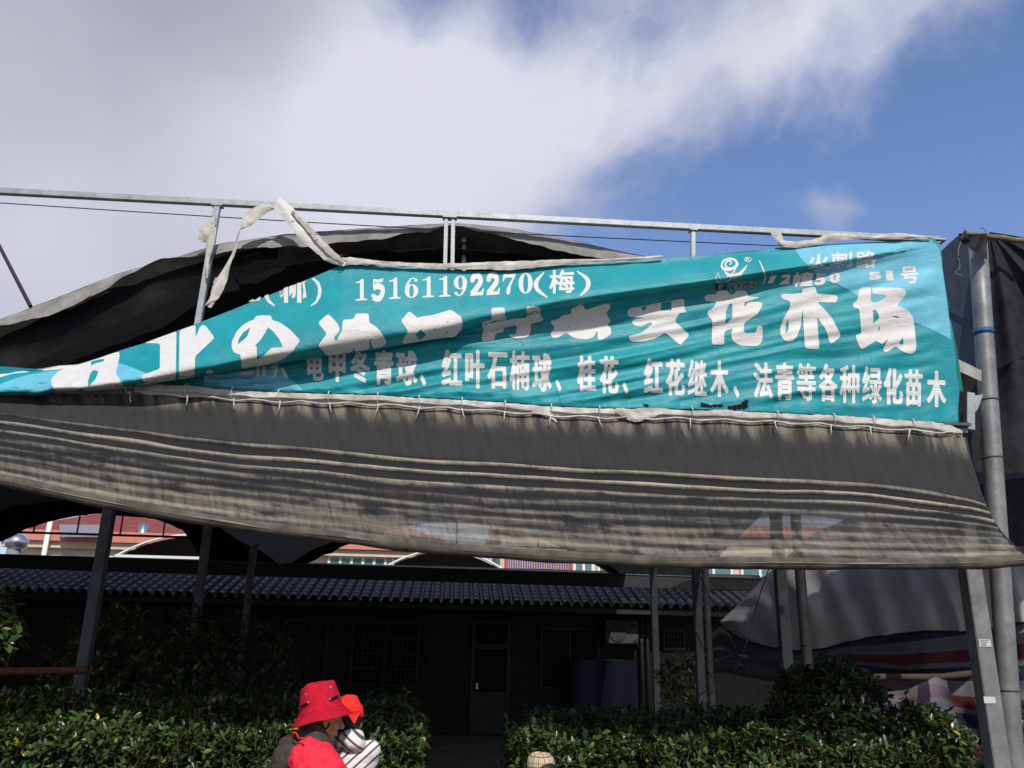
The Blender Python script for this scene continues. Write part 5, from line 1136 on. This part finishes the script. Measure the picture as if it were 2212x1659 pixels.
elR, elL = shR+Vector((.10, -.06, -.27)), shL+Vector((.12, .07, -.26)); wrR, wrL = elR+Vector((.21, .14, .07)), elL+Vector((.22, -.10, .10))
limb(bm, [shR, elR, wrR], [.040, .038, .030]); limb(bm, [shL, elL, wrL], [.055, .043, .030])
hand(bm, wrR, Vector((.7, .7, .1)), Vector((0, .3, 1)), 1.0); hand(bm, wrL, Vector((.75, -.6, .05)), Vector((0, -.2, 1)), 1.0)
for sgn in (-1, 1):
    hp = hips+Vector((0, sgn*.095, -.03)); kn = hp+Vector((.05, sgn*.01, -.37)); an = Vector((hp.x-.01, hp.y+sgn*.01, .09)); limb(bm, [hp, kn, an], [.085, .056, .036]); limb(bm, [an, an+Vector((.07, 0, -.045)), an+Vector((.15, .04, -.055))], [.036, .036, .026])
fuse(obj('body', bm, M['skin'], man), .005, 3, (.02, .003))
# hair at the nape and temple
bm = nb(); ellipsoid(bm, hc+Vector((-.026, -.016, -.004)), fv.normalized()*.080, Vector((-.52, .84, 0))*.080, Vector((.0, 0, 1))*.074); ellipsoid(bm, hc+Vector((.010, -.068, -.022)), Vector((.012, -.004, 0)), Vector((.004, .010, 0)), Vector((.004, 0, .030)), 10, 8); fuse(obj('hair', bm, M['hair'], man), .006, 3, (.01, .004))
# jacket: dark body and collar, red right sleeve, dark left sleeve
bm = nb(); limb(bm, [nk+Vector((-.055, .035, -.05)), Vector((hips.x+.0, Ym+.03, 1.10)), hips+Vector((0, 0, -.06))], [.10, .15, .16], squash=(1.2, .84))
limb(bm, [shL, elL, wrL-Vector((.03, 0, .01))], [.088, .066, .048])
ellipsoid(bm, mp(640, 1630, .04), Vector((.105, 0, 0)), Vector((0, .17, 0)), Vector((0, 0, .085)))
ellipsoid(bm, mp(620, 1650, -.02), Vector((.07, 0, 0)), Vector((0, .13, 0)), Vector((0, 0, .13)))
fuse(obj('jacket', bm, M['jacketdark'], man), .009, 5, (.07, .035))
bm = nb(); shc = mp(678, 1654, -.13)
limb(bm, [shc+Vector((-.01, .04, .0)), shc+Vector((.02, 0, -.09)), elR+Vector((.02, 0, .02)), wrR-Vector((.04, .02, .01))], [.118, .122, .078, .052], 18, squash=(1.0, 1.0))
ellipsoid(bm, mp(675, 1658, -.10), Vector((.115, .0, -.04)), Vector((0, .11, 0)), Vector((.02, 0, .132)))
ellipsoid(bm, mp(691, 1680, -.12), Vector((.150, .0, -.08)), Vector((0, .11, 0)), Vector((.03, 0, .14)))
fuse(obj('red_sleeve', bm, M['jacketred'], man), .008, 6, (.06, .030))
bm = nb(); cx = [mp(x, y, dy) for x, y, dy in ((640, 1584, -.02), (655, 1583, -.09), (682, 1588, -.125), (708, 1601, -.10), (726, 1614, -.04), (728, 1612, .06), (700, 1592, .13), (662, 1580, .11))]
ci = catmull([tuple(p) for p in cx+[cx[0]]], 40); vs = []
for i in range(41):
    i = i % 40; p = ci[i]; rise = .048+.022*math.cos((i/40)*2*math.pi)
    cc = nk+Vector((-.01, .01, 0)); inn = (cc-p); inn.z = 0
    vs.append([bm.verts.new(p+inn*k*.30+Vector((0, 0, rise*k*1.25-.05*(1-k)+(.010*math.sin(k*3))))) for k in (0, .4, .8, 1.0, 1.12)]+[bm.verts.new(p+inn*.40+Vector((0, 0, rise*.9-.02)))])
for a, b in zip(vs, vs[1:]):
    for k in range(5): bm.faces.new((a[k], b[k], b[k+1], a[k+1])).smooth = True
bmesh.ops.remove_doubles(bm, verts=bm.verts[:], dist=1e-5); obj('collar', bm, M['jacketdark'], man)
bm = nb(); tube(bm, catmull([tuple(mp(x, y, dy)) for x, y, dy in ((632, 1592, -.10), (633, 1583, -.12), (641, 1585, -.14), (645, 1594, -.165), (652, 1594, -.18), (658, 1598, -.20))], 30), .0042, 6); obj('red_cord', bm, M['capred'], man)
bm = nb()
for sgn in (-1, 1):
    hp = hips+Vector((0, sgn*.095, -.0)); kn = hp+Vector((.05, sgn*.01, -.39)); an = Vector((hp.x-.01, hp.y+sgn*.01, .12)); limb(bm, [hp, kn, an], [.12, .082, .066])
fuse(obj('trousers', bm, M['trouser'], man), .012, 4, (.08, .02))
for sgn in (-1, 1):
    a = Vector((hips.x+.05, Ym+sgn*.105, .05)); bm = nb(); ellipsoid(bm, a+Vector((0, 0, .0)), Vector((.135, .03, 0)), Vector((0, .05, 0)), Vector((0, 0, .05)), f=lambda t: 1); obj('shoe', bm, M['shoe'], man, True)
# hat: soft crown with flat top, stitched sloping brim
def bucket(parent, c, up, side, rc, hcr, rb, drop, m, seed, topk=.78, bulge=1.0, dome=False):
    up = up.normalized(); a = (side-up*side.dot(up)).normalized(); b = up.cross(a)
    prof = [(0, hcr*1.0), (rc*.45, hcr*1.005), (rc*topk*.92, hcr*.985), (rc*topk, hcr*.93), (rc*topk*1.03, hcr*.85), (rc*.92, hcr*.5), (rc*1.0, hcr*.12), (rc*1.01, 0), (rc*1.07, -.012), (rc+(rb-rc)*.35, -drop*.38), (rc+(rb-rc)*.7, -drop*.74), (rb*.985, -drop*.98), (rb, -drop), (rb*.975, -drop*.995-.002), (rc*1.04, -.020), (rc*.98, -.004), (rc*.9, hcr*.4)]
    if dome: prof[:6] = [(0, hcr), (rc*.33, hcr*.985), (rc*.58, hcr*.93), (rc*.78, hcr*.80), (rc*.91, hcr*.60), (rc*.97, hcr*.38)]
    prof = [tuple(v)[:2] for v in prof]; bm = nb(); n = 64; rings = []; L_ = [0]
    for (x0, y0), (x1, y1) in zip(prof, prof[1:]): L_.append(L_[-1]+math.hypot(x1-x0, y1-y0))
    uvl = bm.loops.layers.uv.verify()
    for k, (r, h) in enumerate(prof):
        row = []
        for i in range(n):
            th = 2*math.pi*i/n; dx, dy = math.cos(th), math.sin(th)
            rr = r*(1+.035*nv(dx*1.5, dy*1.5, h*12+seed)*bulge); hh = h+(.012*nv(dx*1.4+seed, dy*1.4, h*8)*bulge if h > .02 else .010*nv(dx*1.3, dy*1.3, seed+9)*(r/rb)**2)
            row.append(bm.verts.new(c+a*dx*rr+b*dy*rr+up*hh))
        rings.append(row)
    for k in range(len(prof)-1):
        for i in range(n):
            fc = bm.faces.new((rings[k][i], rings[k+1][i], rings[k+1][(i+1) % n], rings[k][(i+1) % n])); fc.smooth = True
            for lp, (uu, kk) in zip(fc.loops, ((i, k), (i, k+1), (i+1, k+1), (i+1, k))): lp[uvl].uv = (uu/n, L_[kk]*3.4)
    bmesh.ops.remove_doubles(bm, verts=bm.verts[:], dist=1e-6); o = obj('hat', bm, m, parent)
    # rows of stitching on the brim
    for q in range(5):
        k = .18+.17*q; bm = nb(); r = rc+(rb-rc)*k; pts = []
        for i in range(65):
            th = 2*math.pi*i/64; dx, dy = math.cos(th), math.sin(th); h = -drop*k*1.06+.002+.010*nv(dx*1.3, dy*1.3, seed+9)*(r/rb)**2; rr = r*(1+.035*nv(dx*1.5, dy*1.5, h*12+seed)*bulge); pts.append(c+a*dx*rr+b*dy*rr+up*h)
        tube(bm, pts, .0013, 4, False); obj('stitching', bm, m, o)
    return o, up, a, b
hat, hu, ha_, hb_ = bucket(man, hb, Vector((-.25, .02, 1)), Vector((1, 0, .25)), .107, .122, .152, .058, M['hatred'], 3, .80, 1.6)
def on_hat(th, h, r): return hb+(ha_*math.cos(th)+hb_*math.sin(th))*r+hu*h
for th, h in ((R(-38), .088), (R(-118), .080)):
    bm = nb(); p = on_hat(th, h, .094); n_ = on_hat(th, h, 1)-on_hat(th, h, 0); tube(bm, [p-n_*.004, p+n_*.004], .0055, 12); obj('eyelet', bm, M['steel'], hat)
for th0, th1, h in ((R(-52), R(-22), .038), (R(-140), R(-108), .035)):
    pts = [on_hat(th0+(th1-th0)*k/6, h+.02*(k/6-.5)*.6, .113) for k in range(7)]
    bm = nb(); tube(bm, pts, .0048, 8); obj('cord_tab', bm, M['black'], hat)
    for p in (pts[0], pts[-1]):
        bm = nb(); ellipsoid(bm, p, Vector((.0055, 0, 0)), Vector((0, .0055, 0)), Vector((0, 0, .0055)), 12, 8); obj('eyelet', bm, M['steel'], hat)
# --- carried child
kid = thing('person', at(762, 1659, 4.82)-Vector((0, 0, .1)), 'small child in a striped hoodie and red cap, held in the arms of the man', 'person')
def kp(x, y, dy=0): return at(x, y, 4.80+dy)
kh = kp(751, 1552, .03); bm = nb(); head(bm, kh, Vector((.55, .83, -.1)), Vector((0, 0, 1)), .86)
kt = kp(758, 1640, .03); kb = kt+Vector((.0, .03, -.27))
limb(bm, [kh+Vector((0, 0, -.04)), kp(755, 1596, .03)], [.045, .05]); limb(bm, [kp(756, 1606, .03), kt, kb], [.07, .10, .10])
for sgn in (-1, 1):
    s0 = kt+Vector((sgn*.10, -.0, .05)); e0 = s0+Vector((-.07+sgn*.02, .03, -.13)); w0 = e0+Vector((-.12, .0, .07)); limb(bm, [s0, e0, w0], [.036, .030, .021]); hand(bm, w0, Vector((-.8, .1, .3)), Vector((-.3, -.9, 0)), .6)
    h0 = kb+Vector((sgn*.06, 0, -.02)); k0 = h0+Vector((.03*sgn, .16, -.05)); f0 = k0+Vector((0, .02, -.2)); limb(bm, [h0, k0, f0], [.058, .045, .030])
fuse(obj('body', bm, M['childskin'], kid), .006, 3)
bm = nb(); ellipsoid(bm, kh+Vector((-.004, -.024, .004)), Vector((.084, 0, 0)), Vector((0, .084, 0)), Vector((0, 0, .092))); fuse(obj('hair', bm, M['hair'], kid), .006, 3, (.01, .006))
bm = nb(); limb(bm, [kp(756, 1622, .03), kt+Vector((.0, 0, -.02)), kb+Vector((0, 0, -.02))], [.092, .118, .125]); 
for sgn in (-1, 1):
    s0 = kt+Vector((sgn*.10, -.0, .04)); e0 = s0+Vector((-.07+sgn*.02, .03, -.13)); limb(bm, [s0, e0, e0+Vector((-.09, .0, .055))], [.056, .048, .038])
fuse(obj('hoodie', bm, M['hoodie'], kid), .007, 5, (.08, .014))
bm = nb(); ellipsoid(bm, kp(762, 1600, -.04), Vector((.066, 0, -.03)), Vector((0, .08, 0)), Vector((.02, 0, .050))); ellipsoid(bm, kp(744, 1594, -.03), Vector((.045, 0, .02)), Vector((0, .07, 0)), Vector((0, 0, .040))); ellipsoid(bm, kp(774, 1596, -.02), Vector((.028, 0, 0)), Vector((0, .06, 0)), Vector((0, 0, .042)))
fuse(obj('hood', bm, M['hood'], kid), .005, 4, (.05, .012))
bm = nb(); cc = kp(757, 1535, .02)
ellipsoid(bm, cc+Vector((-.01, 0, .0)), Vector((.082, 0, -.01)), Vector((0, .095, 0)), Vector((.0, 0, .080)), f=lambda t: 1 if t > -.3 else .98)
for v in bm.verts: v.co += (v.co-cc).normalized()*(.016*fb(v.co.x*14, v.co.y*14, v.co.z*14, 2))
o = obj('cap', bm, M['capred'], kid, True); me = o.data
bmx = bmesh.new(); bmx.from_mesh(me); bmesh.ops.delete(bmx, geom=[v for v in bmx.verts if v.co.z < (cc-wloc(kid)).z-.035 and v.co.x < (cc-wloc(kid)).x+.03], context='VERTS'); bmx.to_mesh(me); bmx.free()
bm = nb()
def f(a, b):
    x = lerp_poly([(0, 741), (.5, 762), (1, 781)], a); y0 = 1536; y1 = lerp_poly([(0, 1538), (.25, 1545), (.55, 1563), (.62, 1562), (.8, 1548), (1, 1537)], a)
    return kp(x, y0+(y1-y0)*b, -.105+.09*a*a+.01*math.sin(b*3)-.012*b)
grid(bm, 24, 8, f); obj('cap_flap', bm, M['capred'], kid)
bm = nb(); tube(bm, catmull([tuple(kp(x, y, -.05)) for x, y in ((763, 1561), (766, 1566), (759, 1569), (758, 1578))], 16), .003, 5); obj('cap_string', bm, M['capred'], kid)
bm = nb()
for sgn in (-1, 1):
    h0 = kb+Vector((sgn*.06, 0, -.02)); k0 = h0+Vector((.03*sgn, .16, -.05)); limb(bm, [h0, k0, k0+Vector((0, .02, -.15))], [.078, .06, .048])
fuse(obj('trousers', bm, M['trouser'], kid), .009, 3)
for sgn in (-1, 1):
    a = kb+Vector((sgn*.09, .20, -.28)); bm = nb(); ellipsoid(bm, a, Vector((.032, 0, 0)), Vector((0, .065, 0)), Vector((0, 0, .03))); obj('shoe', bm, M['shoe'], kid, True)
# --- child with a plaid hat
Yk = 5.2; kc = at(1169, 1658, Yk); boy = thing('person', Vector((kc.x, Yk, 0)), 'child of whom only a beige plaid bucket hat shows at the bottom edge', 'person')
bm = nb(); bh = kc+Vector((0, 0, -.055)); head(bm, bh, Vector((-.5, .8, 0)), Vector((0, 0, 1)), .9); q = Vector((kc.x, Yk, 0))
limb(bm, [bh+Vector((0, 0, -.05)), bh+Vector((0, -.01, -.15))], [.045, .05]); limb(bm, [bh+Vector((0, -.01, -.17)), q+Vector((0, 0, .62)), q+Vector((0, 0, .45))], [.075, .10, .105], squash=(1.2, .85))
for sgn in (-1, 1):
    s0 = bh+Vector((sgn*.13, -.01, -.19)); e0 = s0+Vector((sgn*.03, -.02, -.17)); w0 = e0+Vector((0, .05, -.14)); limb(bm, [s0, e0, w0], [.038, .031, .022]); hand(bm, w0, Vector((0, .15, -1)), Vector((-sgn, .2, 0)), .65, .6)
    h0 = q+Vector((sgn*.065, 0, .44)); limb(bm, [h0, h0+Vector((0, .02, -.2)), h0+Vector((0, 0, -.38))], [.07, .05, .033])
fuse(obj('body', bm, M['childskin'], boy), .006, 3)
bm = nb(); ellipsoid(bm, bh+Vector((.02, -.025, .02)), Vector((.075, 0, 0)), Vector((0, .078, 0)), Vector((0, 0, .08))); obj('hair', bm, M['hair'], boy, True)
bm = nb(); limb(bm, [bh+Vector((0, -.01, -.17)), q+Vector((0, 0, .60)), q+Vector((0, 0, .42))], [.10, .125, .13], squash=(1.2, .85))
for sgn in (-1, 1): s0 = bh+Vector((sgn*.13, -.01, -.19)); e0 = s0+Vector((sgn*.03, -.02, -.17)); limb(bm, [s0, e0, e0+Vector((0, .045, -.12))], [.058, .048, .038])
fuse(obj('jacket', bm, M['jacketdark'], boy), .009, 4, (.06, .015))
bm = nb()
for sgn in (-1, 1): h0 = q+Vector((sgn*.065, 0, .46)); limb(bm, [h0, h0+Vector((0, .02, -.2)), h0+Vector((0, 0, -.38))], [.09, .066, .055])
fuse(obj('trousers', bm, M['trouser'], boy), .01, 3)
for sgn in (-1, 1): bm = nb(); ellipsoid(bm, q+Vector((sgn*.07, .03, .035)), Vector((.036, 0, 0)), Vector((0, .085, 0)), Vector((0, 0, .034))); obj('shoe', bm, M['shoe'], boy, True)
bucket(boy, kc+Vector((0, 0, -.012)), Vector((-.05, -.05, 1)), Vector((1, 0, 0)), .082, .092, .125, .045, M['plaid'], 13, .86, .7, True)
